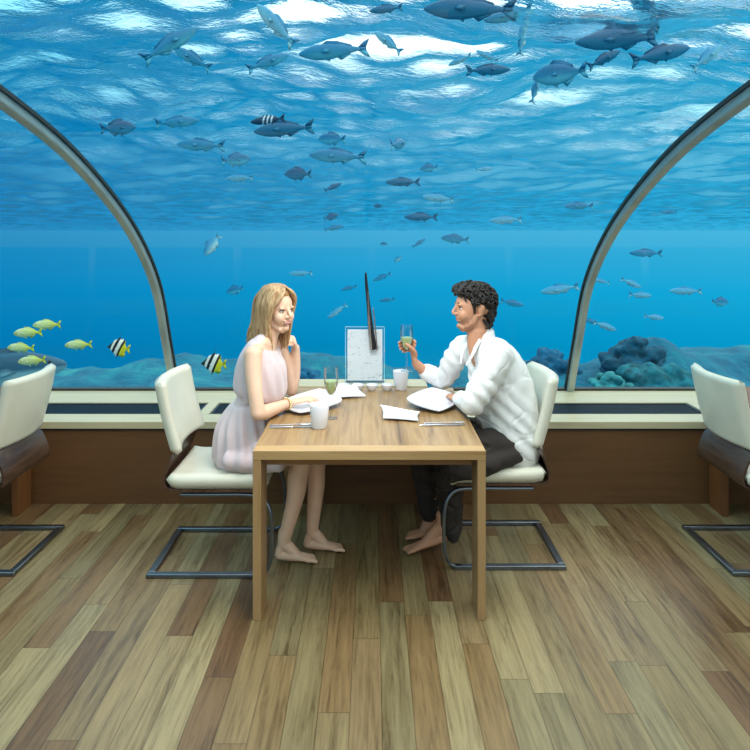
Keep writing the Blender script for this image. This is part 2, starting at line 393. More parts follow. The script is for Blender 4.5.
# ------------------------------------------------------------------ setting: floor, low wall, sill, glass tunnel
XL, XR = -5.2, 5.2
YB = -2.1   # floor edge, past the added light-blocking wall
b = MB().box(XL, XR, YB, 4.9, -.12, 0); struct(b.build('floor', M['floor'], smooth=False))
prof = [(4.865, .52), (4.674, .903), (4.415, 1.367), (3.927, 1.752), (3.248, 2.06), (2.6, 2.235), (1.9, 2.345), (1.2, 2.38)]
prof = prof+[(2.4-y, z) for y, z in prof[:-1][::-1]]
def crom(P, sub=8):
    o = []
    for i in range(len(P)-1):
        a, b_, c, d = [V(P[j]) for j in (max(i-1, 0), i, i+1, min(i+2, len(P)-1))]
        for j in range(sub):
            t = j/sub; o.append(.5*((2*b_)+(c-a)*t+(2*a-5*b_+4*c-d)*t*t+(3*b_-a-3*c+d)*t**3))
    o.append(V(P[-1])); return o
PR = crom(prof)
# walls
def panel_wall(y0, y1, nm):
    struct(MB().box(XL, XR, y0, y1, -.001, .475).build(nm, M['panel'], smooth=False, bevel=.003))
panel_wall(4.062, 4.95, 'wall_back'); struct(MB().box(XL, XR, -1.98, -1.9, 0, 1.46).build('light_block_wall', M['panel'], smooth=False, bevel=.003))  # tall wall behind the camera is added to block light and reflections
def sill_box(mb, x0, x1, y0, y1): mb.box(x0, x1, y0, y1, .477, .52)
# sill top with openings for the vents
s = MB(); s.box(XL, XR, 4.035, 4.215, .477, .52); s.box(XL, XR, 4.505, 4.95, .477, .52)
vent_x = [(-4.6, -3.46), (-3.4, -2.30), (-2.25, -1.13), (-1.06, -.03), (.03, 1.08), (1.14, 2.18), (2.25, 3.35), (3.4, 4.55)]
edges = [XL]+[e for p in vent_x for e in p]+[XR]
for i in range(0, len(edges), 2): s.box(edges[i], edges[i+1], 4.215, 4.505, .477, .52)
struct(s.build('trim_1', M['sill'], smooth=False, bevel=.002))
struct(MB().box(XL, XR, -1.99, -1.87, 1.461, 1.49).build('trim_2', M['sill'], smooth=False, bevel=.002))  # cap of the added wall behind the camera
# dark strip standing in for the shadow line under the sill overhang
struct(MB().box(XL, XR, 4.052, 4.062, .462, .477).build('trim_3', M['seal'], smooth=False))
struct(MB().box(XL, XR, 4.84, 4.9, .52, .535).build('trim_4', M['seal'], smooth=False))
# end walls, outside the photograph on both sides
for i, x in enumerate((XL, XR)):
    vs = [(x, p[0], p[1]) for p in PR]; k = len(vs)
    vs2 = [(x+(.06 if i else -.06), p[0], p[1]) for p in PR]
    vs = vs+[(x, -2.465, 0), (x, 4.865, 0)]; vs2 = vs2+[(vs2[0][0], -2.465, 0), (vs2[0][0], 4.865, 0)]
    n_ = len(vs)
    mb = MB().add(vs+vs2, [tuple(range(n_)), tuple(reversed(range(n_, 2*n_)))]+[(a, (a+1) % n_, (a+1) % n_+n_, a+n_) for a in range(n_)])
    struct(mb.build('wall_left' if i == 0 else 'wall_right', M['panel'], smooth=False))
# acrylic panes between ribs
RX = 1.474
ribs_x = [-RX*3, -RX, RX, RX*3]
cuts = [XL]+ribs_x+[XR]
def arc(off):
    o = []
    for i, p in enumerate(PR):
        a = PR[max(i-1, 0)]; b_ = PR[min(i+1, len(PR)-1)]; t = (b_-a).normalized(); nrm = V((-t.y, t.x))
        # outward normal
        if nrm.dot(p-V((1.2, .6))) < 0: nrm = -nrm
        o.append(p+nrm*off)
    return o
A0 = arc(0.0)
for i in range(len(cuts)-1):
    x0, x1 = cuts[i]+.002, cuts[i+1]-.002
    mb = MB(); k = len(A0)
    mb.add([(x0, p[0], p[1]) for p in A0]+[(x1, p[0], p[1]) for p in A0], [(j, j+1, k+j+1, k+j) for j in range(k-1)])
    g = struct(mb.build('window_%d' % (i+1), M['acrylic'], angle=180))
def arch(x, off0, off1, w0, w1, mb):
    a = arc(off0); c = arc(off1); k = len(a); vs = []
    for q, p in enumerate(a): vs += [(x+w0, p[0], p[1]), (x+w1, p[0], p[1]), (x+w1, c[q][0], c[q][1]), (x+w0, c[q][0], c[q][1])]
    fs = []
    for q in range(k-1):
        for e in range(4): fs.append((q*4+e, q*4+(e+1) % 4, (q+1)*4+(e+1) % 4, (q+1)*4+e))
    fs += [(0, 3, 2, 1), tuple((k-1)*4+e for e in range(4))]
    mb.add(vs, fs)
for i, x in enumerate(ribs_x):
    mb = MB(); arch(x, -.048, -.004, -.024, .024, mb)
    rb = struct(mb.build('trim_%d' % (5+i), M['rib'], angle=35, bevel=.008))
    for a_, b_ in ((-.036, -.022), (.022, .036)):
        mb = MB(); arch(x, -.006, .012, a_, b_, mb); mb.build('seal', M['seal'], rb, angle=35)

# vents in the sill: frame and slats
def vent(x0, x1, label):
    t = empty('air_vent', ((x0+x1)/2, 4.36, .48)); tag(t, label, 'vent', 'dark air vents along the window sill')
    w = (x1-x0)/2-.003
    f = MB(); f.box(-w, w, -.142, -.128, 0, .034); f.box(-w, w, .128, .142, 0, .034); f.box(-w, -w+.014, -.128, .128, 0, .034); f.box(w-.014, w, -.128, .128, 0, .034); f.box(-w+.014, w-.014, -.128, .128, -.0, .008)
    f.build('vent_frame', M['vent'], t, smooth=False)
    g = MB(); n_ = 12
    for k in range(n_):
        y = -.12+.24*k/(n_-1); g.box(-w+.014, w-.014, y-.0035, y+.0035, .008, .03)
    m_ = int(2*w/.09)
    for k in range(1, m_):
        x = -w+2*w*k/m_; g.box(x-.003, x+.003, -.128, .128, .008, .026)
    g.build('grille', M['vent'], t, smooth=False)
vl = {2: 'long dark air vent in the sill between the far-left chair and the woman\'s chair',
      3: 'short visible stretch of dark air vent just behind the woman\'s back',
      5: 'long dark air vent in the sill right of the man\'s chair'}
for k, (x0, x1) in enumerate(vent_x):
    if k in vl: vent(x0, x1, vl[k])
    else: struct(MB().box(x0, x1, 4.215, 4.505, .477, .515).build('trim_%d' % (20+k), M['vent'], smooth=False))  # remaining vents, out of sight: plain dark boxes under trim names

# raised pale block on the sill behind the table
tag(localise(MB().box(-.54, .345, 4.04, 4.235, .521, .742).build('ledge_block', M['sill'], smooth=False, bevel=.004), (-.1, 4.14, .521)),
    'pale wooden raised ledge box on the sill at the back of the table', 'ledge')

# ------------------------------------------------------------------ tables
def make_table(loc, label):
    t = empty('dining_table', loc); tag(t, label, 'table')
    W, D = .508, .585
    mb = MB().box(-W, W, -D+.075, D-.075, .7, .74); mb.build('tabletop', M['table'], t, bevel=.002, smooth=False)
    for ya, yb in ((-D, -D+.074), (D-.074, D)): MB().box(-W, W, ya, yb, .7, .74).build('end_board', M['table_x'], t, bevel=.002, smooth=False)
    mb = MB()
    mb.box(-W+.05, W-.05, -D+.07, -D+.09, .655, .7); mb.box(-W+.05, W-.05, D-.09, D-.07, .655, .7)
    mb.box(-W+.05, -W+.07, -D+.09, D-.09, .655, .7); mb.box(W-.07, W-.05, -D+.09, D-.09, .655, .7)
    mb.build('apron', M['apron'], t, smooth=False)
    for sx in (-1, 1):
        for sy in (-1, 1):
            xa, xb = sorted((sx*W, sx*(W-.036))); ya, yb = sorted((sy*(D-.002), sy*(D-.16)))
            MB().box(xa, xb, ya, yb, 0, .7).build('leg', M['table_z'], t, bevel=.002, smooth=False)
    return t
tb = make_table((-.012, 3.415, 0), 'light oak dining table between the seated man and woman')
M['shaded_wood_z'] = wood('shaded_reddish_wood', [(.3, srgb(92, 56, 30)), (.5, srgb(122, 78, 44)), (.7, srgb(104, 64, 36))], 'Z', .45, 20, .06)  # reddish wood, also darkened for the shade on the neighbouring tables
t2 = copy_tree(tb); t2.location = (-2.62, 3.45, 0); t2['label'] = 'reddish dark-toned table beyond the far-left chair, its rear leg showing below the backrest'
t3 = copy_tree(tb); t3.location = (2.60, 3.45, 0); t3['label'] = 'reddish dark-toned table beyond the far-right chair, its dim rear leg showing below the backrest'

# ------------------------------------------------------------------ chairs (local +x is forward)
def make_chair():
    t = empty('dining_chair')
    # backrest pad: curved in plan, leaning back
    def pad(u, v, front):
        y = (u-.5)*.47; z = .595+.36*v
        x = -.225-.085*v**1.2+.10*(abs(u-.5)*2)**2*.45 - .012*math.sin(v*PI)
        ed = min(u, 1-u, v*.8, (1-v)*.8); rr = min(1, ed/.045); rr = math.sqrt(max(0, 1-(1-rr)**2))
        th = .030*rr
        return (x+(th if front else -th), y, z)
    nu, nv = 28, 24; mb = MB()
    vs = [pad(i/(nu-1), j/(nv-1), True) for i in range(nu) for j in range(nv)]+[pad(i/(nu-1), j/(nv-1), False) for i in range(nu) for j in range(nv)]
    fs = []
    o = nu*nv
    for i in range(nu-1):
        for j in range(nv-1):
            a = i*nv+j; fs.append((a, a+nv, a+nv+1, a+1)); fs.append((o+a, o+a+1, o+a+nv+1, o+a+nv))
    mb.add(vs, fs); me = mb.mesh('backrest')
    bm = bmesh.new(); bm.from_mesh(me); bmesh.ops.remove_doubles(bm, verts=bm.verts, dist=.0004); bmesh.ops.recalc_face_normals(bm, faces=bm.faces); bm.to_mesh(me); bm.free()
    bk = link('backrest', me, M['leather'], t, angle=180)
    # seat pad
    def seatfn(u, v, top):
        x = -.235+.50*u; y = (v-.5)*.47
        ed = min(u*1.06, (1-u), v, 1-v); rr = min(1, ed/.07); rr = math.sqrt(max(0, 1-(1-rr)**2))
        zc = .462+ (.012*max(0, .12-u)/.12) - .02*max(0, (u-.8)/.2)**2
        return (x, y, zc+(.030 if top else -.046)*rr - (.008*math.sin(PI*v) if top else 0)*rr)
    mb = MB(); vs = [seatfn(i/(nu-1), j/(nv-1), True) for i in range(nu) for j in range(nv)]+[seatfn(i/(nu-1), j/(nv-1), False) for i in range(nu) for j in range(nv)]
    mb.add(vs, fs); me = mb.mesh('seat')
    bm = bmesh.new(); bm.from_mesh(me); bmesh.ops.remove_doubles(bm, verts=bm.verts, dist=.0004); bmesh.ops.recalc_face_normals(bm, faces=bm.faces); bm.to_mesh(me); bm.free()
    link('seat', me, M['leather'], t, angle=180)
    # bent plywood shell: behind the pad, curving under the seat
    path = [(-.232, .64), (-.235, .62), (-.238, .60), (-.245, .57), (-.256, .53), (-.262, .475), (-.252, .435), (-.22, .412), (-.1, .407), (.1, .407), (.22, .407)]
    P = crom(path, 5); mb = MB(); nv_ = 21
    def shell(i, v, th):
        p = P[i]; a = P[max(i-1, 0)]; b_ = P[min(i+1, len(P)-1)]; tt = (b_-a).normalized(); nn = V((-tt.y, tt.x))
        wgt = max(0, min(1, (p.y-.44)/.2))
        xx = p.x+.045*wgt*(abs(v)*1)**2 + .0
        hw = .225-.03*max(0, min(1, (p.y-.57)/.04))
        return (xx+nn.x*th, v*hw, p.y+nn.y*th)
    n1 = len(P)
    vs = [shell(i, -1+2*j/(nv_-1), 0) for i in range(n1) for j in range(nv_)]+[shell(i, -1+2*j/(nv_-1), .011) for i in range(n1) for j in range(nv_)]
    fs2 = []; o2 = n1*nv_
    for i in range(n1-1):
        for j in range(nv_-1):
            a = i*nv_+j; fs2.append((a, a+nv_, a+nv_+1, a+1)); fs2.append((o2+a, o2+a+1, o2+a+nv_+1, o2+a+nv_))
        for j in (0, nv_-1):
            a = i*nv_+j; fs2.append((a, a+nv_, o2+a+nv_, o2+a))
    for i in (0, n1-1):
        for j in range(nv_-1):
            a = i*nv_+j; fs2.append((a, a+1, o2+a+1, o2+a))
    mb.add(vs, fs2); mb.build('shell', M['shell'], t, angle=50)
    # cantilever frame of flat steel bar
    def bar(mb, pts, w, h, upv):
        mb.loft(pts, [(w, h)]*len(pts), side=upv, n=12, sub=3, cap=True, sq=.45)
    mb = MB()
    hw = .25
    mb.box(-.325, .235, -hw-.016, -hw+.016, 0, .022); mb.box(-.325, .235, hw-.016, hw+.016, 0, .022); mb.box(-.325, -.29, -hw+.016, hw-.016, 0, .022)
    mb.build('base_frame', M['chrome'], t, bevel=.004)
    for sy in (-1, 1):
        mb = MB(); ys = sy*hw; yi = sy*.2
        pts = [(.222, ys, .012), (.262, ys, .03), (.283, ys, .09), (.288, sy*.24, .2), (.278, sy*.225, .31), (.24, sy*.21, .370), (.17, yi, .386), (.0, yi, .387), (-.17, yi, .387)]
        bar(mb, pts, .012, .008, (0, 1, 0))
        mb.build('leg_frame', M['chrome'], t, angle=60)
    return t
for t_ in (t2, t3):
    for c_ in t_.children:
        c_.data = c_.data.copy(); c_.data.materials.clear(); c_.data.materials.append(M['shaded_wood_z'])
ch = make_chair()
GRP = 'cream dining chairs'
ch.location = (-.78, 3.44, 0); tag(ch, 'cream leather cantilever chair with dark shell under the seated woman', 'chair', GRP)
c2 = copy_tree(ch); c2.location = (.65, 3.52, 0); c2.rotation_euler = (0, 0, PI); c2['label'] = 'cream leather cantilever chair with dark shell under the seated man'
c3 = copy_tree(ch); c3.location = (-2.085, 3.46, 0); c3.rotation_euler = (0, 0, PI); c3['label'] = 'cream chair at the far left edge, turned away to the neighbouring table'
c4 = copy_tree(ch); c4.location = (2.10, 3.46, 0); c4.rotation_euler = (0, 0, 0); c4['label'] = 'cream chair at the far right edge, turned away to the neighbouring table'

# ------------------------------------------------------------------ tableware
TZ = .7405
def plate(cs, bulge, label, grp='white curved square plates'):
    """cs: the four corners (x, y, z) in order round the plate; bulge > 0 convex sides, < 0 concave sides"""
    n_ = 25; th = .005; c = [V(p) for p in cs]; cen = (c[0]+c[1]+c[2]+c[3])/4; size = (c[0]-c[2]).length*.5
    def f(i, j, top):
        a = i/(n_-1); b_ = j/(n_-1)
        p = c[0].lerp(c[1], a).lerp(c[3].lerp(c[2], a), b_)
        A, B = 2*a-1, 2*b_-1
        d = V((p.x-cen.x, p.y-cen.y, 0))
        k = bulge*((1-A*A)*(B*B)+(1-B*B)*(A*A))
        p = p+d*k
        sag = (1-max(abs(A), abs(B))**2.2)*.7+.3*(1-A*A)*(1-B*B)
        p.z = TZ+.003+(p.z-TZ-.003)*(1-sag)+.010*(max(abs(A), abs(B))**3)*(1 if bulge > 0 else .6)
        p.z = max(p.z, TZ+.0015)
        return (p.x-cen.x, p.y-cen.y, p.z-TZ+(th if top else 0))
    vs = [f(i, j, True) for i in range(n_) for j in range(n_)]+[f(i, j, False) for i in range(n_) for j in range(n_)]
    fs = []; o = n_*n_
    for i in range(n_-1):
        for j in range(n_-1):
            a = i*n_+j; fs.append((a, a+n_, a+n_+1, a+1)); fs.append((o+a, o+a+1, o+a+n_+1, o+a+n_))
    for i in range(n_-1):
        for a in (i, (n_-1)*n_+i): fs.append((a, a+1, o+a+1, o+a))
        for a in (i*n_, i*n_+n_-1): fs.append((a, a+n_, o+a+n_, o+a))
    mb = MB().add(vs, fs)
    p = mb.build('plate', M['china'], angle=50); p.location = (cen.x, cen.y, TZ)
    return tag(p, label, 'plate', grp)
plate([(.19, 3.56, .768), (.352, 3.40, .747), (.485, 3.60, .764), (.345, 3.74, .790)], .22, 'large white plate with pointed corners in front of the man')
plate([(-.49, 3.55, .757), (-.37, 3.37, .747), (-.165, 3.56, .760), (-.30, 3.74, .782)], .22, 'large white plate with pointed corners under the woman\'s hand')
plate([(.042, 3.44, .772), (.056, 3.29, .746), (.232, 3.25, .744), (.25, 3.39, .748)], -.10, 'small white curved side plate near the front of the table by the man', 'small white side plates')
plate([(-.225, 3.855, .777), (-.233, 3.70, .746), (-.035, 3.74, .746), (-.09, 3.855, .777)], -.10, 'small white curved side plate behind the woman\'s wine glass', 'small white side plates')
def cup(x, y, label, k=1.0):
    mb = MB().lathe([(0, 0), (.034*k, 0), (.038*k, .006), (.049*k, .112), (.0475*k, .115), (.0455*k, .112), (.034*k, .012), (0, .010)], n=32)
    c = mb.build('cup', M['china'], angle=50); c.location = (x, y, TZ); return tag(c, label, 'cup')
cup(-.257, 3.17, 'white china beaker at the front left of the table by the woman\'s hand')
cup(.175, 3.95, 'white china beaker at the back of the table beside the small bowls', .98)
bx = [344, 358, 372, 387]
bl = ['leftmost small white bowl in the row before the menu stand', 'second small white bowl from the left before the menu stand',
      'third small white bowl from the left before the menu stand', 'rightmost small white bowl in the row, beside the white beaker']
for u, lb in zip(bx, bl):
    mb = MB().lathe([(0, 0), (.018, 0), (.02, .003), (.034, .02), (.038, .036), (.036, .037), (.031, .02), (.016, .007), (0, .006)], n=28)
    c = mb.build('small_bowl', M['china'], angle=50); c.location = ((u-372)/164, 3.93, TZ); tag(c, lb, 'bowl', 'small bowls at the back of the table')
    d = MB().lathe([(0, .012), (.022, .012), (.024, .016), (0, .018)], n=20).build('sauce', M['china' if u < 360 else 'placemat'] if u != 387 else M['black'], c)
def wine_glass(name, loc, label):
    t = empty(name, loc); tag(t, label, 'glass', 'champagne glasses')
    prof = [(0, 0), (.034, 0), (.034, .0025), (.012, .005), (.0045, .012), (.0038, .06), (.0045, .105), (.010, .118), (.022, .135), (.033, .165), (.0375, .20), (.037, .235), (.034, .262),
            (.0325, .262), (.0355, .235), (.036, .20), (.0315, .166), (.0205, .137), (.007, .121), (0, .12)]
    g = MB().lathe(prof, n=32).build('glass_bowl', M['glass'], t, angle=60)
    MB().lathe([(0, .1215), (.0065, .1225), (.0195, .1385), (.0305, .167), (.0345, .192), (0, .192)], n=28).build('wine', M['wine'], t, angle=60)
    return t
wine_glass('wine_glass', (-.21, 3.33, TZ), 'half full glass of pale wine standing by the woman\'s plate')
GL = V((.197, 3.70, .905))
wine_glass('wine_glass', GL, 'half full glass of pale wine held up in the man\'s hand')
# cutlery
def knife(x, y, rz, label):
    mb = MB().loft([(0, 0, .004), (.1, 0, .005), (.115, 0, .004)], [(.006, .003), (.007, .0035), (.005, .002)], side=(0, 1, 0), n=10)
    t = empty('table_knife', (x, y, TZ), rz); tag(t, label, 'cutlery')
    mb.build('handle', M['silver'], t)
    MB().loft([(.113, 0, .0035), (.15, 0, .0035), (.2, 0, .0035), (.228, .004, .0035)], [(.008, .0012), (.010, .0012), (.010, .0012), (.004, .001)], side=(0, 1, 0), n=10).build('blade', M['silver'], t)
def fork(x, y, rz, label):
    t = empty('table_fork', (x, y, TZ), rz); tag(t, label, 'cutlery')
    MB().loft([(0, 0, .004), (.07, 0, .005), (.13, 0, .006), (.15, 0, .005)], [(.007, .0025), (.004, .002), (.004, .002), (.010, .0015)], side=(0, 1, 0), n=10).build('handle', M['silver'], t)
    mb = MB()
    for q in (-1.5, -.5, .5, 1.5): mb.loft([(.148, q*.0055, .005), (.17, q*.0058, .004), (.2, q*.0058, .007)], [.0018, .0018, .001], n=6, sub=3)
    mb.build('tines', M['silver'], t)
knife(.235, 3.20, math.radians(3), 'silver knife at the front right of the table below the man\'s elbow')
fork(.26, 3.235, math.radians(3), 'silver fork beside the knife below the man\'s elbow')
fork(-.50, 3.20, math.radians(4), 'silver fork on the table\'s left edge under the woman\'s forearm')
knife(-.50, 3.165, math.radians(4), 'silver knife on the table\'s left edge, front-most of the woman\'s cutlery')

# menu stand on the ledge
t = empty('menu_stand', (-.045, 4.14, .7425)); tag(t, 'clear acrylic menu stand holding a white sheet on the ledge behind the bowls', 'menu stand')
w_ = .125; h_ = .355
mb = MB(); mb.box(-w_, w_, -.006, -.003, 0, h_); mb.box(-w_, w_, .003, .006, 0, h_); mb.box(-w_, w_, -.04, .04, -.0, .004)
mb.build('holder', M['clear'], t, smooth=False)
mb = MB(); mb.box(-w_, -w_+.004, -.0065, .0065, 0, h_); mb.box(w_-.004, w_, -.0065, .0065, 0, h_); mb.box(-w_, w_, -.0065, .0065, h_-.004, h_); mb.build('edge_rim', plain('acrylic_edge', srgb(150, 205, 225), .2), t, smooth=False)
def paper_mat():
    m, nt, out = new_mat('menu_paper')
    tc = N(nt, 'ShaderNodeTexCoord'); mp = N(nt, 'ShaderNodeMapping'); mp.inputs['Scale'].default_value = (26, 1, 44)
    nt.links.new(tc.outputs['Object'], mp.inputs[0])
    a = N(nt, 'ShaderNodeTexNoise', Scale=1.0, Detail=2.0, Distortion=1.5); nt.links.new(mp.outputs[0], a.inputs['Vector'])
    r = ramp(nt, [(.3, srgb(190, 192, 204)), (.38, srgb(244, 244, 248)), (1, srgb(248, 248, 250))]); nt.links.new(a.outputs['Fac'], r.inputs['Fac'])
    p = N(nt, 'ShaderNodeBsdfPrincipled', Roughness=.6); nt.links.new(r.outputs[0], p.inputs['Base Color']); nt.links.new(p.outputs[0], out.inputs[0]); return m
MB().box(-w_+.014, w_-.014, -.002, .002, .012, h_-.018).build('menu_sheet', paper_mat(), t, smooth=False)
for sy in (-1, 1):
    for zq in (.1, .2): MB().ellipsoid((sy*w_, 0, zq), (.006, .008, .006), n=10, m=6).build('hinge', M['silver'], t)
# slim dark rod: stands in front of the sheet
t = empty('tall_slim_rod', (0, 4.10, .90)); tag(t, 'tall slim black and silver rod rising in front of the menu sheet', 'rod')
def P2(u, v): p = PX(u, v, 4.105); return p-V((0, 4.10, .90))
MB().loft([P2(374, 349), P2(371, 330), P2(368.5, 305), P2(366.5, 285), P2(365.7, 273)], [(.020, .006), (.018, .006), (.012, .005), (.010, .004), (.006, .003)], side=(1, 0, 0), n=12, sq=.6).build('body', M['black'], t, angle=60)
MB().loft([P2(371.2, 350)+V((0, -.006, 0)), P2(369, 320)+V((0, -.006, 0)), P2(368, 292)+V((0, -.006, 0))], [(.006, .003), (.007, .003), (.003, .002)], side=(1, 0, 0), n=10).build('silver_strip', M['steelbands'], t)
MB().loft([P2(377.4, 350)+V((0, -.005, 0)), P2(373.3, 308)+V((0, -.005, 0))], [(.004, .003), (.004, .003)], side=(1, 0, 0), n=10).build('silver_edge', M['steelbands'], t)
MB().box(-.012+.018, .012+.018, -.0, .036, .062, .074).build('clip', M['black'], t, smooth=False)
# ------------------------------------------------------------------ people
def frame_from(f, roll=0):
    f = V(f).normalized(); s = V((0, 0, 1)).cross(f).normalized(); u = f.cross(s).normalized()   # s = person's left
    if roll:
        c, d = math.cos(roll), math.sin(roll); s, u = s*c+u*d, u*c-s*d
    return f, s, u
class Head:
    def __init__(h, c, f, roll=0, k=1.0, male=False):
        h.c = V(c); h.f, h.s, h.u = frame_from(f, roll); h.k = k; h.male = male
    def p(h, f, s, u): return h.c+(h.f*f+h.s*s+h.u*u)*h.k
    def ell(h, mb, c, r, mi=0, n=16, m=10): mb.ellipsoid(h.p(*c), [x*h.k for x in r], (h.f, h.s, h.u), n=n, m=m, mi=mi)
    def add(h, mb):
        m = h.male
        h.ell(mb, (-.018, 0, .038), (.098, .074, .092), n=24, m=16)
        jw = 1.08 if m else .97
        pts = [(.014, 0, .060), (.020, 0, .045), (.024, 0, .01), (.028, 0, -.03), (.032, 0, -.06), (.040, 0, -.088), (.054, 0, -.102)]
        rad = [(.056, .060), (.064, .069), (.065*jw, .068), (.061*jw, .062), (.053*jw, .056), (.036*jw, .044), (.018*jw, .026)]
        mb.loft([h.p(*q) for q in pts], [(a*h.k, b*h.k) for a, b in rad], side=h.s, n=24)
        # jaw towards the ears
        for sg in (-1, 1):
            mb.loft([h.p(.0, sg*.052, -.03), h.p(.02, sg*.045*jw, -.07), h.p(.055, sg*.022, -.098)], [.018*h.k, .018*h.k, .016*h.k], side=h.s, n=12)
            h.ell(mb, (.058, sg*.036, -.030), (.030, .027, .034))          # cheek
            h.ell(mb, (.083, sg*.028, .024), (.010, .022, .008 if not m else .010))  # brow ridge
            # ear
            h.ell(mb, (-.020, sg*.077, -.001), (.018, .007, .031)); h.ell(mb, (-.027, sg*.083, .012), (.013, .005, .019)); h.ell(mb, (-.013, sg*.078, -.026), (.009, .006, .010))
            h.ell(mb, (.099, sg*.010, -.026), (.009, .007, .007))          # nostril
        nl = -.001 if m else 0
        mb.loft([h.p(.088, 0, .024), h.p(.100+nl*.6, 0, .004), h.p(.111+nl, 0, -.016), h.p(.107+nl, 0, -.026)], [.008*h.k, .008*h.k, .0088*h.k, .0078*h.k], side=h.s, n=12)
        h.ell(mb, (.0925 if not m else .0865, 0, -.049), (.0085 if not m else .0065, .028 if not m else .023, .006)); h.ell(mb, (.0915 if not m else .0855, 0, -.060), (.0085 if not m else .0065, .019, .007))     # lips
        h.ell(mb, (.073, 0, -.090), (.016, .020, .015))                     # chin
    def shape(h, co):
        """eye sockets, philtrum, mouth corner: moves vertices along -forward"""
        L = (co-np.array(h.c))/h.k; F = L@np.array(h.f); S = L@np.array(h.s); U = L@np.array(h.u)
        d = np.zeros(len(co)); front = F > .03
        for sg in (-1, 1):
            d += .009*np.exp(-(((S-sg*.031)/.017)**2+((U-.006)/.011)**2))*front
            d += .003*np.exp(-(((S-sg*.027)/.006)**2+((U+.054)/.006)**2))*front
        d += .004*np.exp(-((S/.022)**2+((U+.0545)/.0022)**2))*front*(F > .08)
        d += .001*np.exp(-((S/.03)**2+((U+.074)/.006)**2))*front
        return co-np.outer(d*h.k, np.array(h.f))
    def local(h, co):
        L = (co-np.array(h.c))/h.k; return L@np.array(h.f), L@np.array(h.s), L@np.array(h.u)
    def face_parts(h, parent, browmat, smile=False):
        for sg in (-1, 1):
            e = MB(); h.ell(e, (.0740, sg*.030, .005), (.0100, .0120, .0058)); eo = e.build('eye', M['eye'], parent)
            e = MB(); h.ell(e, (.0795, sg*.031+.001, .005), (.0062, .0058, .0050)); e.build('iris', M['iris'], eo)
            e = MB(); e.loft([h.p(.080, sg*.017, .0115), h.p(.0835, sg*.031, .0150), h.p(.074, sg*.045, .0095)], [.0016*h.k, .0024*h.k, .0012*h.k], side=h.u, n=8); e.build('eyelash', M['iris'], eo)
            e = MB(); e.loft([h.p(.0885, sg*.014, .0285), h.p(.0870, sg*.028, .0330), h.p(.076, sg*.046, .0275)], [(.0022*h.k, .002*h.k) if not h.male else (.0040*h.k, .003*h.k)]*2+[.0012*h.k], side=h.u, n=8); e.build('eyebrow', browmat, parent)
        if smile:
            e = MB(); h.ell(e, (.0905, 0, -.0545), (.0080, .0220, .0048)); e.build('teeth', M['teeth'], parent)

def hand(mb, wrist, direction, palm, k=1.0, left=False, curl=(20, 25, 30, 35), curl2=30, spread=4, thumb_dir=None, thumb_curl=25, palm_pitch=0):
    """direction wrist->knuckles, palm = palm-side normal. Five separate tapering fingers with knuckle bends."""
    d = V(direction).normalized(); pn = V(palm); pn = (pn-d*pn.dot(d)).normalized(); lat = d.cross(pn)   # lateral axis
    if left: lat = -lat                       # lat points to the thumb side
    W = V(wrist)
    K = W+d*(.088*k)
    mb.loft([W-d*.02*k, W+d*.012*k, W+d*.05*k, K-d*.004*k], [(.025*k, .017*k), (.028*k, .016*k), (.037*k, .0145*k), (.036*k, .012*k)], side=lat, n=18)
    base = [(.0275, .0, .074), (.0095, .005, .082), (-.0085, .001, .076), (-.0255, -.008, .061)]
    for i, (lo, fo, ln) in enumerate(base):
        b0 = K+lat*(lo*k)+d*((fo-.012)*k)
        sp = math.radians((1.5-i)*spread); dd = (d*math.cos(sp)+lat*math.sin(sp)).normalized()
        seg = [ln*.47, ln*.3, ln*.23]; a = math.radians(curl[i]); p = b0; P_ = [p]; q = dd
        for j, sl in enumerate(seg):
            ang = a+math.radians(curl2)*j*(1 if curl2 >= 0 else -1)
            q = (dd*math.cos(ang)+pn*math.sin(ang)).normalized(); p = p+q*((sl+(.014 if j == 0 else 0))*k); P_.append(p)
        rr = (.0088, .0082, .0074, .0062) if i < 3 else (.0076, .007, .0064, .0055)
        mb.loft(P_, [x*k for x in rr], side=lat, n=12, sub=4)
    tb_ = W+d*(.022*k)+lat*(.024*k)+pn*(.004*k)
    td = V(thumb_dir).normalized() if thumb_dir is not None else (d*.75+lat*.6+pn*.35).normalized()
    t2 = (td*math.cos(math.radians(thumb_curl))+d*.4+pn*.2).normalized()
    mb.loft([W+d*.005*k+lat*.012*k, tb_, tb_+td*.038*k, tb_+td*.038*k+t2*.026*k], [.014*k, .0135*k, .0105*k, .0085*k], side=pn, n=12)

def foot(mb, ankle, heel, toe, k=1.0, side=(0, 1, 0)):
    A, Hh, T_ = V(ankle), V(heel), V(toe); d = (T_-Hh); L_ = d.length; d.normalize()
    up = V((0, 0, 1)); S_ = V(side)
    mb.loft([Hh+up*.01, Hh+d*L_*.25+up*.014, Hh+d*L_*.55+up*.012, Hh+d*L_*.8+up*.008], [(.024*k, .022*k), (.03*k, .03*k), (.037*k, .022*k), (.040*k, .014*k)], side=S_, n=16)
    mb.loft([A+up*.05, A, Hh*.35+A*.65+d*.04, Hh+d*L_*.5+up*.02], [.03*k, .031*k, (.03*k, .032*k), (.028*k, .02*k)], side=S_, n=14)
    mb.loft([A, (A+Hh)/2-d*.005, Hh+up*.012], [.028*k, .025*k, .024*k], side=S_, n=12)
    for i in range(5):
        lat = (-.03+.0155*i)*k; b0 = Hh+d*L_*.78+S_*lat+up*.006; ln = L_*(.22-.022*i)
        r_ = (.0115 if i == 0 else .0085)*k
        mb.loft([b0, b0+d*ln*.6+up*.003, b0+d*ln], [r_, r_*.95, r_*.85], side=S_, n=10, sub=3)

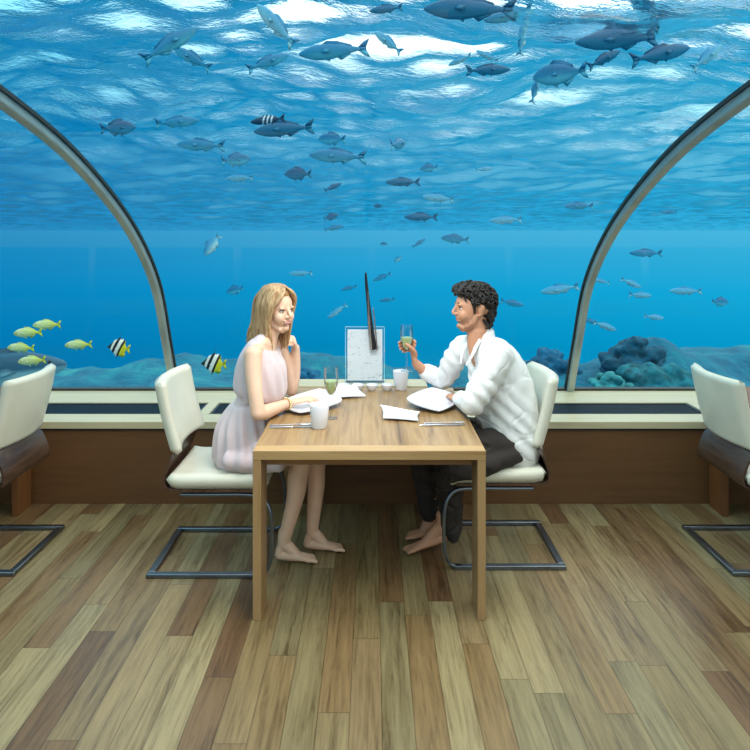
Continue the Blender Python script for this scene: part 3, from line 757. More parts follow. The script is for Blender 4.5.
def person_mesh(mb, head, hands, voxel=.0042, smooth=4):
    def wt(co):
        w_ = np.ones(len(co)); hc = np.array(head.c)
        d = np.linalg.norm(co-hc, axis=1); w_[d < .15*head.k] = .72
        for hc_ in hands: w_[np.linalg.norm(co-np.array(hc_), axis=1) < .13] = .25
        return w_
    me = remesh(mb, voxel, smooth, wt)
    n = len(me.vertices); c = np.empty(n*3); me.vertices.foreach_get('co', c); c = head.shape(c.reshape(-1, 3)); me.vertices.foreach_set('co', c.ravel()); me.update()
    return me
def paint_faces(me, head, rules):
    n = len(me.polygons); c = np.empty(n*3); me.polygons.foreach_get('center', c); c = c.reshape(-1, 3)
    f, s, u = head.local(c); idx = np.zeros(n, int)
    for mi, fn in rules: idx[fn(f, s, u)] = mi
    me.polygons.foreach_set('material_index', idx.tolist())

# ======== WOMAN
WH = Head((-.505, 3.462, 1.283), (.75, -.66, -.10), roll=.05, k=.97)
wm = empty('person', (-.68, 3.44, 0)); tag(wm, 'blond woman in a sleeveless blush dress seated at the table with chin on hand', 'person')
def fix(o):
    o.parent = wm if o.parent is None else o.parent; return o
mb = MB(); WH.add(mb)
SW = V((.26, .965, 0))
mb.loft([(-.69, 3.445, .575), (-.64, 3.45, .72), (-.61, 3.452, .82), (-.60, 3.455, .95), (-.582, 3.456, 1.055), (-.563, 3.458, 1.10)],
        [(.155, .11), (.13, .095), (.115, .085), (.13, .095), (.145, .07), (.10, .05)], side=SW, n=28)
mb.loft([(-.567, 3.458, 1.08), (-.550, 3.459, 1.13), (-.530, 3.462, 1.19), (-.515, 3.464, 1.25)], [(.068, .056), (.048, .047), (.045, .047), (.05, .05)], side=SW, n=20)
mb.loft([(-.615, 3.315, 1.07), (-.58, 3.39, 1.092), (-.55, 3.52, 1.092), (-.515, 3.60, 1.075)], [.040, .032, .032, .040], side=(0, 0, 1), n=16)
# near (right) arm
mb.loft([(-.605, 3.315, 1.07), (-.602, 3.29, 1.0), (-.585, 3.25, .90), (-.567, 3.225, .795)], [.047, .043, .038, .036], side=(0, 1, 0), n=18)
mb.loft([(-.567, 3.225, .795), (-.545, 3.28, .785), (-.495, 3.37, .785), (-.432, 3.455, .790)], [.036, .038, .032, .024], side=(0, 0, 1), n=18)
hw1 = V((-.432, 3.455, .790))
hand(mb, hw1, (.84, .54, .06), (.05, .05, -1), k=1.0, left=False, curl=(4, 8, 12, 16), curl2=12, spread=3, thumb_dir=(.55, .8, -.15))
# far (left) arm, elbow on the table, hand at the chin
mb.loft([(-.515, 3.60, 1.07), (-.495, 3.65, .98), (-.475, 3.70, .88), (-.462, 3.728, .79)], [.046, .041, .037, .035], side=(0, 1, 0), n=18)
mb.loft([(-.462, 3.728, .79), (-.449, 3.722, .87), (-.437, 3.69, .96), (-.431, 3.655, 1.045)], [.035, .037, .031, .024], side=(1, 0, 0), n=18)
hw2 = V((-.431, 3.655, 1.045))
hand(mb, hw2, (-.02, -.72, .70), (-.95, -.1, -.25), k=.9, left=True, curl=(50, 62, 66, 70), curl2=38, spread=3, thumb_dir=(-.35, -.5, .8), thumb_curl=10)
# legs
for (hip, knee, mid, ank, heel, toe) in (((-.66, 3.36, .575), (-.345, 3.365, .565), (-.395, 3.36, .33), (-.455, 3.345, .10), (-.478, 3.345, .022), (-.285, 3.335, .012)),
                                        ((-.66, 3.53, .575), (-.285, 3.50, .568), (-.30, 3.485, .33), (-.318, 3.465, .105), (-.345, 3.465, .022), (-.15, 3.45, .012))):
    mb.loft([hip, ((hip[0]+knee[0])/2, (hip[1]+knee[1])/2, .578), knee], [.083, .074, .056], side=(0, 1, 0), n=20)
    mb.loft([knee, ((knee[0]+mid[0])/2-.012, (knee[1]+mid[1])/2, .44), mid, ank], [.054, .054, .046, .031], side=(0, 1, 0), n=18)
    foot(mb, ank, heel, toe, .92)
me = person_mesh(mb, WH, [hw1+V((.07, .06, 0)), hw2+V((0, -.07, .06)), (-.25, 3.35, .02), (-.2, 3.45, .02)])
paint_faces(me, WH, [(1, lambda f, s, u: (f > .085) & (np.abs(s) < .024-.35*np.abs(u+.0555)) & (u > -.067) & (u < -.045))])
body = link('body', me, [M['skin_w'], M['lip_w']], None, angle=180); localise(body, (-.68, 3.44, 0)); body.location = (0, 0, 0); body.parent = wm
def part(o, root):
    """mesh in world coordinates under an empty at root.location"""
    base = root.location; o.data.transform(Matrix.Translation(-base)); o.parent = root; return o
# face details
tmp = empty('tmp_face'); WH.face_parts(tmp, M['blond'], smile=True)
def adopt(tmpe, root):
    for c in list(tmpe.children):
        for g in c.children: g.data.transform(Matrix.Translation(-root.location))
        part(c, root)
    bpy.data.objects.remove(tmpe)
adopt(tmp, wm)
# dress
mb = MB()
mb.loft([(-.655, 3.448, .545), (-.655, 3.448, .64), (-.625, 3.45, .74), (-.607, 3.452, .80), (-.595, 3.453, .86), (-.590, 3.455, .96), (-.590, 3.456, 1.03), (-.583, 3.457, 1.085), (-.573, 3.457, 1.107)],
        [(.20, .18), (.185, .165), (.155, .14), (.132, .112), (.155, .138), (.152, .132), (.140, .108), (.122, .074), (.098, .05)], side=SW, n=36)
mb.loft([(-.66, 3.44, .575), (-.55, 3.44, .575), (-.44, 3.435, .575), (-.37, 3.435, .57)], [(.195, .092), (.19, .092), (.185, .087), (.175, .078)], side=(0, 1, 0), n=30)
mb.loft([(-.70, 3.27, .545), (-.58, 3.262, .535), (-.47, 3.27, .535)], [(.055, .05), (.05, .05), (.045, .045)], side=(0, 1, 0), n=20)
# straps over the shoulders
for a, b_, c in (((-.66, 3.37, 1.03), (-.592, 3.375, 1.112), (-.535, 3.37, 1.03)), ((-.60, 3.55, 1.03), (-.550, 3.55, 1.112), (-.505, 3.53, 1.03))):
    mb.loft([a, b_, c], [(.030, .016), (.026, .010), (.030, .016)], side=SW, n=14)
me = remesh(mb, .0055, 7)
def pleats(co, no):
    x, y, z = co.T; ang = np.arctan2((y-3.45), (x+.63))
    w1 = np.clip((.80-z)/.12, 0, 1); w2 = np.clip((z-.81)/.05, 0, 1)*np.clip((1.08-z)/.1, 0, 1)
    d = w1*.009*np.sin(ang*17+2*np.sin(z*9))*np.clip((z-.45)/.1, 0, 1)+w2*.0042*np.sin(ang*15+1.5*np.sin(z*14)+1)
    d += .006*fbm(co, 7, 7, 3, 5); d -= .012*np.exp(-((z-.803)/.008)**2)*(x < -.45)
    return np.where(z < .497, 0, d)
displace(me, pleats)
n = len(me.vertices); c = np.empty(n*3); me.vertices.foreach_get('co', c); c = c.reshape(-1, 3); c[:, 2] = np.maximum(c[:, 2], .488); me.vertices.foreach_set('co', c.ravel()); me.update()
part(link('dress', me, M['dress'], None, angle=180), wm)
# hair: long centre-parted strands
def hair_woman():
    mb = MB(); h = WH; rng = random.Random(4)
    h.ell(mb, (-.024, 0, .044), (.100, .077, .092), n=26, m=18); h.ell(mb, (.004, 0, .086), (.068, .068, .055), n=24, m=16)
    def strand(a, sg, ln, depth):
        f0 = .060-.135*a; z0 = .137-1.0*(f0+.015)**2*4
        fs_ = .052-.125*a; so = .077+depth; bk = -.020-.03*a
        pts = [h.p(f0, sg*.004, z0+.002), h.p((f0+fs_)/2+.006*(1-a), sg*(.044+depth), z0-.012), h.p(fs_, sg*so, .045), h.p(fs_-.010, sg*(so+.004), -.01),
               h.p(fs_-.02, sg*(so+.002), -.06), h.p(fs_+bk+rng.uniform(-.01, .01), sg*(so-.004), -.12), h.p(fs_+bk*1.6+rng.uniform(-.012, .012), sg*(so-.008+rng.uniform(-.01, .01)), -.12-ln*.5), h.p(fs_+bk*2.0+rng.uniform(-.02, .02), sg*(so-.012), -.12-ln)]
        r_ = .0075+.003*rng.random()
        mb.loft(pts, [(r_*.9, r_*.5), (r_*1.2, r_*.6), (r_*1.3, r_*.7), (r_*1.2, r_*.7), (r_*1.2, r_*.8), (r_*1.1, r_*.8), (r_*.9, r_*.6), (r_*.3, r_*.2)], side=h.f, n=8, sub=4)
    for sg in (-1, 1):
        for i in range(30):
            a = .10+.90*i/29
            strand(a, sg, (.10 if a > .3 else .09)+rng.uniform(-.03, .03), rng.uniform(0, .007))
    for i in range(24):      # falls down the back
        s_ = -.066+.132*i/23
        pts = [h.p(-.085, s_*.5, .112), h.p(-.114, s_*.9, .05), h.p(-.120, s_*1.02, -.02), h.p(-.122, s_*1.1, -.08), h.p(-.140+rng.uniform(-.01, .01), s_*1.15, -.135), h.p(-.160, s_*1.2, -.19+rng.uniform(-.02, .02))]
        mb.loft(pts, [.006, .010, .011, .010, .009, .003], side=h.s, n=8, sub=4)
    for sg in (-1, 1):       # locks framing the face
        for i in range(9):
            a = i/8; so = .074
            pts = [h.p(.058-.03*a, sg*.004, .134), h.p(.083-.035*a, sg*(.026), .114), h.p(.084-.045*a, sg*(.052), .080), h.p(.060-.04*a, sg*so, .035), h.p(.040-.035*a, sg*(so+.006), -.02), h.p(.030-.03*a, sg*(so+.003), -.08), h.p(.034-.04*a, sg*(so-.010), -.15), h.p(.036-.04*a, sg*(so-.018), -.215+rng.uniform(-.02, .02))]
            mb.loft(pts, [.004, .008, .009, .009, .008, .008, .006, .002], side=h.f, n=8, sub=4)
    return mb
part(hair_woman().build('hair', M['blond'], None, angle=180), wm)
# bracelet
mb = MB(); R_ = 28
wc = V((-.452, 3.428, .789)); wd = V((.53, .8, 0)).normalized(); ws = V((0, 0, 1)).cross(wd)
for k in range(16):
    a = 2*PI*k/16; mb.ellipsoid(wc+ws*(.031*math.cos(a))+V((0, 0, 1))*(.030*math.sin(a)), (.0065, .0065, .0065), n=8, m=6)
part(mb.build('bracelet', M['gold'], None), wm)

# ======== MAN
MH = Head((.540, 3.478, 1.285), (-1, -.16, .02), roll=0, k=1.0, male=True)
mn = empty('person', (.72, 3.50, 0)); tag(mn, 'dark-haired man in a loose white shirt and charcoal trousers, raising a glass', 'person')
mb = MB(); MH.add(mb)
SM = V((-.42, .91, 0))
mb.loft([(.76, 3.50, .58), (.735, 3.50, .72), (.70, 3.50, .85), (.655, 3.495, .98), (.60, 3.488, 1.07), (.575, 3.485, 1.11)],
        [(.15, .11), (.145, .10), (.15, .105), (.16, .10), (.14, .07), (.075, .05)], side=SM, n=28)
mb.loft([(.605, 3.49, 1.05), (.588, 3.487, 1.12), (.568, 3.483, 1.17), (.558, 3.48, 1.23)], [(.085, .070), (.062, .060), (.056, .058), (.056, .060)], side=SM, n=22)
mb.loft([(.562, 3.475, 1.16), (.553, 3.462, 1.09), (.560, 3.455, 1.02), (.59, 3.46, .96)], [(.056, .056), (.042, .046), (.016, .040), (.006, .03)], side=SM, n=16)
# arms (under the sleeves)
mb.loft([(.645, 3.33, 1.06), (.575, 3.32, .93), (.50, 3.325, .80)], [.042, .038, .034], n=14)
mb.loft([(.50, 3.325, .80), (.482, 3.43, .795), (.462, 3.55, .785)], [.036, .034, .026], side=(0, 0, 1), n=16)
hm1 = V((.462, 3.555, .784)); hand(mb, hm1, (-.15, .98, -.02), (0, 0, -1), k=1.02, left=True, curl=(10, 14, 18, 22), curl2=15, spread=3)
mb.loft([(.475, 3.645, 1.05), (.43, 3.71, .93), (.405, 3.775, .82)], [.04, .036, .034], n=14)
mb.loft([(.405, 3.772, .828), (.34, 3.755, .862), (.272, 3.725, .925), (.252, 3.713, .945)], [.030, .034, .027, .025], side=(0, 1, 0), n=18)
# hand round the glass: palm behind-right, fingers curl round the bowl base
hm2 = V((.250, 3.712, .948))
G0 = GL+V((0, 0, .135))
def grip(mb):
    W = hm2; d = V((-.35, -.02, .93)).normalized()
    # palm sits to the right of the stem
    mb.loft([W-d*.02, W+d*.02, W+d*.055+V((.004, 0, 0)), W+d*.085+V((.004, 0, 0))], [(.022, .020), (.034, .017), (.036, .015), (.030, .012)], side=(0, 1, 0), n=18)
    c = GL
    for i, zz_ in enumerate((.168, .149, .130, .112)):
        R0 = (.045, .043, .036, .028)[i]; pts = []
        for a in ((-20, 20, 60, 100, 140, 172) if i < 3 else (-10, 30, 70, 110, 140)):   # behind the glass to its left side
            aa = math.radians(a); pts.append(V((c.x+R0*math.cos(aa), c.y+R0*math.sin(aa), c.z+zz_+.006*math.cos(aa)-.002)))
        pts[0] = V((c.x+R0+.004, c.y+.005, c.z+zz_-.004))
        n_ = len(pts); mb.loft(pts, [.0088-.0007*j*(6/n_)*.6 for j in range(n_)], side=(0, 0, 1), n=12, sub=4)
    # thumb on the camera side
    pts = [V((c.x+.050, c.y-.012, c.z+.09)), V((c.x+.044, c.y-.032, c.z+.115)), V((c.x+.022, c.y-.043, c.z+.142)), V((c.x-.004, c.y-.043, c.z+.160))]
    mb.loft(pts, [.013, .0125, .0105, .0085], side=(0, 0, 1), n=12, sub=4)
grip(mb)
# feet and shins
mb.loft([(.40, 3.42, .50), (.41, 3.42, .32), (.385, 3.42, .17)], [.045, .042, .033], n=16)
foot(mb, (.365, 3.42, .155), (.385, 3.42, .085), (.172, 3.415, .010), 1.0, side=(0, -1, 0))
mb.loft([(.28, 3.61, .50), (.305, 3.61, .3), (.335, 3.61, .11)], [.045, .042, .034], n=16)
foot(mb, (.335, 3.61, .10), (.365, 3.61, .022), (.19, 3.59, .012), 1.0, side=(0, 1, 0))
me = person_mesh(mb, MH, [hm1+V((0, .08, 0)), G0, (.2, 3.42, .02), (.25, 3.6, .02)])
paint_faces(me, MH, [(1, lambda f, s, u: ((u < -.034) & (u > -.118) & (f > .015) & ((f < .085) | (u < -.070)) & (u < -.02-.55*np.maximum(f-.03, 0)))),
                     (2, lambda f, s, u: (f > .085) & (np.abs(s) < .022-.3*np.abs(u+.0555)) & (u > -.067) & (u < -.045))])
body = link('body', me, [M['skin_m'], M['beard'], M['lip_m']], None, angle=180); part(body, mn)
tmp = empty('tmp_face'); MH.face_parts(tmp, M['blackhair']); adopt(tmp, mn)
# shirt
mb = MB()
mb.loft([(.745, 3.50, .56), (.735, 3.50, .65), (.715, 3.50, .78), (.685, 3.498, .90), (.65, 3.495, 1.0), (.615, 3.49, 1.07), (.598, 3.490, 1.118), (.600, 3.492, 1.142)],
        [(.20, .14), (.20, .15), (.195, .158), (.195, .15), (.19, .128), (.165, .10), (.108, .074), (.066, .056)], side=SM, n=36)
# near sleeve
mb.loft([(.655, 3.35, 1.06), (.61, 3.325, .98), (.555, 3.312, .89), (.508, 3.315, .815)], [.078, .074, .068, .060], n=22)
mb.loft([(.508, 3.318, .812), (.495, 3.40, .803), (.475, 3.50, .797)], [(.056, .058), (.050, .048), (.042, .040)], side=(0, 0, 1), n=20)
# far sleeve, rolled at the forearm
mb.loft([(.515, 3.63, 1.05), (.465, 3.66, .98), (.435, 3.72, .895), (.412, 3.772, .835)], [.075, .068, .062, .056], n=22)
mb.loft([(.412, 3.775, .832), (.375, 3.765, .855), (.340, 3.755, .875)], [.052, .050, .046], n=20)
me = remesh(mb, .005, 8)
def folds(co, no):
    x, y, z = co.T
    d = .004*fbm(co, 8, 8, 5, 1)+.005*fbm(co, 30, 18, 12, 7)
    ar = np.abs(fbm(co*1.0, 5, 5, 11, 3)); d += -.0035*np.exp(-(ar/.04)**2)
    # drag folds from the armpit across the back
    q = (x-.62)*.9+(z-.98)*1.0; d += .004*np.sin(q*75+3*np.sin(y*6))*np.exp(-((q+.16)/.16)**2)
    return d
displace(me, folds)
n = len(me.vertices); c = np.empty(n*3); me.vertices.foreach_get('co', c); c = c.reshape(-1, 3)
k_ = (c[:, 0] < .50) & (c[:, 2] < .76); c[k_, 2] = np.maximum(c[k_, 2], .742); me.vertices.foreach_set('co', c.ravel()); me.update()
part(link('shirt', me, M['shirt'], None, angle=180), mn)
# collar, placket, cuff
mb = MB()
def flap(pts, th=.004):
    m_ = len(pts); c_ = sum((V(p) for p in pts), V())/m_
    nn = (V(pts[1])-V(pts[0])).cross(V(pts[2])-V(pts[0])).normalized()
    vs = [V(p)+nn*th for p in pts]+[V(p)-nn*th for p in pts]
    mb.add(vs, [tuple(range(m_)), tuple(reversed(range(m_, 2*m_)))]+[(i, (i+1) % m_, (i+1) % m_+m_, i+m_) for i in range(m_)])
cn = V((.583, 3.487, 1.125)); fw = V((-.91, -.42, 0)); sd = SM.normalized()
def ringp(a, r_, z): return cn+fw*(r_*.95*math.cos(a))+sd*(r_*math.sin(a))+V((0, 0, z))
for k in range(14):
    a0 = math.radians(72+216*k/14); a1 = math.radians(72+216*(k+1)/14)
    def rz_(a): q = (1-math.cos(a))/2; return q
    mb.loft([ringp(a0, .070, .0+.030*rz_(a0)), ringp((a0+a1)/2, .070, .0+.030*rz_((a0+a1)/2)), ringp(a1, .070, .0+.030*rz_(a1))], [(.022, .005)]*3, side=(0, 0, 1), n=10, sub=2)
for sg in (-1, 1):
    a = sg*math.radians(38)
    mb.loft([ringp(a*1.3, .073, .006), ringp(a*1.0, .080, -.022), ringp(a*.8, .100, -.065), ringp(a*.35, .118, -.13)], [(.018, .004), (.020, .004), (.014, .004), (.006, .003)], side=sd, n=10)
part(mb.build('collar', M['shirt'], None), mn)
mb = MB()
mb.loft([(.345, 3.757, .873), (.318, 3.747, .888)], [.052, .049], n=22, side=(0, 1, 0))
part(mb.build('cuff', M['shirt'], None), mn)
# trousers
mb = MB()
mb.loft([(.80, 3.50, .575), (.70, 3.50, .575), (.60, 3.50, .575)], [(.17, .085), (.18, .088), (.175, .086)], side=(0, 1, 0), n=26)
mb.loft([(.72, 3.40, .578), (.55, 3.375, .578), (.40, 3.355, .556)], [.094, .092, .088], side=(0, 1, 0), n=22)
mb.loft([(.395, 3.36, .550), (.400, 3.385, .44), (.415, 3.418, .30), (.415, 3.42, .16), (.425, 3.42, .095)], [.082, .080, .070, .060, (.052, .034)], side=(0, 1, 0), n=22)
mb.loft([(.74, 3.36, .56), (.64, 3.315, .53), (.54, 3.285, .505), (.46, 3.275, .505), (.40, 3.285, .50)], [(.06, .06), (.055, .055), (.05, .055), (.05, .06), (.055, .07)], side=(0, 1, 0), n=20)
mb.loft([(.72, 3.60, .578), (.50, 3.61, .578), (.29, 3.615, .565)], [.094, .088, .077], side=(0, 1, 0), n=22)
mb.loft([(.285, 3.615, .56), (.285, 3.615, .40), (.30, 3.612, .25), (.318, 3.61, .145)], [.074, .066, .060, .058], side=(0, 1, 0), n=22)
me = remesh(mb, .006, 5)
displace(me, lambda co, no: .009*fbm(co, 8, 8, 12, 2)+.006*fbm(co, 18, 12, 20, 9)-.01*np.exp(-(fbm(co, 5, 5, 14, 4)/.07)**2))
n = len(me.vertices); c = np.empty(n*3); me.vertices.foreach_get('co', c); c = c.reshape(-1, 3); k_ = (c[:, 0] > .39) & (c[:, 1] > 3.287) & (c[:, 2] > .40); c[k_, 2] = np.maximum(c[k_, 2], .488); me.vertices.foreach_set('co', c.ravel()); me.update()
part(link('trousers', me, M['trousers'], None, angle=180), mn)
# curly black hair
def hair_man():
    mb = MB(); h = MH; rng = random.Random(9)
    cap = MB(); h.ell(cap, (-.026, 0, .052), (.103, .080, .087), n=26, m=18)
    mb = cap
    h.ell(cap, (.020, 0, .088), (.068, .068, .054), n=24, m=16)
    C0 = V((-.022, 0, .045))
    cnt = 0
    while cnt < 430:
        d = V((rng.gauss(0, 1), rng.gauss(0, 1), rng.gauss(0, 1))).normalized()
        if cnt % 3: p = C0+V((d.x*.106, d.y*.084, d.z*.093))
        else: p = V((.024, 0, .088))+V((d.x*.070, d.y*.072, d.z*.056))
        if (p-V((-.022, 0, .045))).length < .06: continue
        # hairline: keep top, back and nape; front only above the forehead; around the ear
        if p.x > .058 and p.z < .078: continue
        if p.x > .03 and p.z < .058: continue
        if p.x > .005 and p.z < .03: continue
        if p.x > -.045 and p.z < .012: continue
        if p.z < -.055: continue
        if abs(p.y) > .045 and (p.x+.020)**2+(p.z-.0)**2 < .042**2: continue
        cnt += 1
        r_ = rng.uniform(.009, .015); t1 = d.orthogonal().normalized(); t2 = d.cross(t1)
        a0 = rng.random()*6.28; pts = []
        for j in range(5):
            a = a0+j*.85; q = p+(t1*math.cos(a)+t2*math.sin(a))*r_*.8+d*(.002+.0018*j); pts.append(h.p(q.x, q.y, q.z))
        mb.loft(pts, [.0036, .0056, .006, .0052, .002], side=h.u, n=7, sub=2)
    # fringe swept over the forehead and nape curls
    for i in range(34):
        s_ = rng.uniform(-.062, .062); dx = rng.uniform(-.012, .004)
        mb.loft([h.p(.062+dx, s_*.9, .128+rng.uniform(-.006, .008)), h.p(.082+dx, s_+rng.uniform(-.008, .008), .114+rng.uniform(-.006, .008)), h.p(.094+dx, s_*1.03+rng.uniform(-.008, .008), .094+rng.uniform(-.008, .008)), h.p(.090+dx-abs(s_)*.25, s_*1.08+rng.uniform(-.012, .012), .076+rng.uniform(-.006, .012))], [.005, .0068, .006, .0025], side=h.s, n=7, sub=3)
    for i in range(34):
        s_ = rng.uniform(-.062, .062); z_ = rng.uniform(-.085, .0); f_ = -.115+abs(s_)*.5+rng.uniform(-.004, .012)+max(0, -.03-z_)*.5
        mb.loft([h.p(f_+.01, s_, z_+.02), h.p(f_-.006, s_, z_), h.p(f_-.012, s_+rng.uniform(-.01, .01), z_-.016), h.p(f_-.002, s_, z_-.024)], [.008, .009, .007, .003], side=h.s, n=7, sub=3)
    for sg in (-1, 1):      # sideburn
        mb.loft([h.p(.022, sg*.071, .045), h.p(.016, sg*.072, .015), h.p(.012, sg*.069, -.018)], [(.014, .006), (.009, .005), (.005, .003)], side=h.f, n=8)
    return mb
part(hair_man().build('hair', M['blackhair'], None, angle=180), mn)

# ------------------------------------------------------------------ sea: wavy surface overhead, reef, fish
SZ = 4.75
def wave_mesh():
    ys = [ -8.0 ]
    while ys[-1] < 420: ys.append(ys[-1]+.09+max(0, ys[-1]-6)*.014)
    ys = np.array(ys); ny = len(ys); nx = 420
    X = np.zeros((ny, nx)); Y = np.zeros((ny, nx))
    t = np.linspace(-1, 1, nx); spread = np.sign(t)*np.abs(t)**1.35
    X[:] = spread[None, :]*(np.interp(ys, [0, 60, 420], [60, 90, 420])[:, None]); Y[:] = ys[:, None]
    Z = np.zeros_like(X); rng = np.random.RandomState(3)
    for k in range(34):
        lam = 0.55*1.11**k; ang = rng.normal(PI/2, .75); kk = 2*PI/lam; ph = rng.rand()*6.28
        amp = .0175*lam**.72
        fx = np.interp(np.abs(X), [0, 10, 70], [1, 1, .3 if lam < 3 else 1])
        arg = kk*(X*math.cos(ang)+Y*math.sin(ang))+ph+.9*np.sin(X*.7/lam+Y*.4/lam+k)
        fx = fx*np.interp(Y, [14, 40, 100], [1.3, .3, .04])
        Z += amp*fx*(1-np.abs(np.sin(arg*.5))*2+.0*arg)*.6+amp*.5*np.sin(arg)
    Z += SZ
    vs = np.stack([X, Y, Z], -1).reshape(-1, 3)
    i = np.arange((ny-1)*nx).reshape(ny-1, nx)[:, :-1].ravel()
    fs = np.stack([i, i+1, i+nx+1, i+nx], -1)
    me = bpy.data.meshes.new('water_surface'); me.from_pydata(vs.tolist(), [], fs.tolist()); me.update()
    return link('water_surface', me, M['sea'], angle=180)
o = wave_mesh(); o['kind'] = 'stuff'; tag(o, 'bright rippled underside of the sea surface above the glass tunnel', 'water')

def reef_mesh():
    nx, ny = 300, 150; vs = []
    mounds = [(2.9, 8.6, .75, .50), (3.8, 8.9, .6, .42), (2.2, 8.0, .45, .30), (4.7, 9.2, .8, .40), (1.7, 9.0, .7, .28), (1.2, 9.5, .8, .25), (-1.0, 9.5, 1.2, .2), (-3.2, 9.6, 1.5, .15), (-2.2, 8.6, .8, .12), (5.8, 10, 1.2, .3), (3.3, 7.4, .5, .16)]
    for j in range(ny):
        y = 5.6+(j/(ny-1))**1.3*22
        for i in range(nx):
            x = -24+48*i/(nx-1) if False else 24*math.copysign(abs(-1+2*i/(nx-1))**1.5, -1+2*i/(nx-1))
            z = -.62+.06*(y-7) if y < 10 else -.44-.30*(y-10)
            for mx_, my, r_, h in mounds:
                d = ((x-mx_)**2+(y-my)**2)/(r_*r_)
                if d < 6: z += h*math.exp(-d*1.1)
            z += .20*noise.fractal((x*.9, y*.9, 3.3), 1.0, 2.0, 5)+.06*abs(noise.noise((x*4, y*4, 1)))
            vs.append((x, y, z))
    fs = [(j*nx+i, j*nx+i+1, (j+1)*nx+i+1, (j+1)*nx+i) for j in range(ny-1) for i in range(nx-1)]
    me = bpy.data.meshes.new('reef'); me.from_pydata(vs, [], fs); me.update()
    return link('reef', me, M['reef'], angle=180)
o = reef_mesh(); o['kind'] = 'structure'
def coral(name, label, u, v, Y, r, col, seed, flat=.7):
    rng = random.Random(seed); c = PX(u, v, Y); mb = MB()
    for k in range(26):
        a = rng.random()*2*PI; e = rng.random()*PI*.55; d = r*(.55+.45*rng.random())
        q = V((math.cos(a)*math.sin(e), math.sin(a)*math.sin(e), math.cos(e)*flat))*d
        mb.ellipsoid(c+q, (r*.28, r*.28, r*.2), n=10, m=7)
    mb.ellipsoid(c-V((0, 0, r*.3)), (r*.9, r*.9, r*.75), n=20, m=12)
    me = remesh(mb, r*.05, 2); displace(me, lambda co, no: fbm(co, 14, 14, 14, seed)*r*.08)
    o = link(name, me, plain(name+'_hazed_tone', col, .9, noise_amt=.25, nscale=9, bump=.5, bscale=30), None, angle=180); localise(o, c-V((0, 0, r)))  # coral colours blended towards the water, haze included in the tone
    tag(o, label, 'coral')
coral('coral_mound', 'big rounded dark coral mound behind the glass, right of the right rib', 632, 362, 8.2, .42, srgb(4, 82, 108), 1)
coral('coral_mound', 'broad greenish coral head behind the glass near the far-right chair', 655, 384, 7.4, .40, srgb(22, 108, 122), 2, .5)
coral('coral_mound', 'pale green lumpy coral just right of the right rib base', 610, 386, 7.2, .20, srgb(44, 134, 140), 3)
coral('coral_mound', 'dark coral mound between the man\'s chair and the right rib', 548, 372, 8.4, .36, srgb(4, 88, 124), 4)
coral('coral_mound', 'low dark coral clump in the blue left of the menu stand', 300, 384, 8.0, .26, srgb(6, 104, 142), 5)

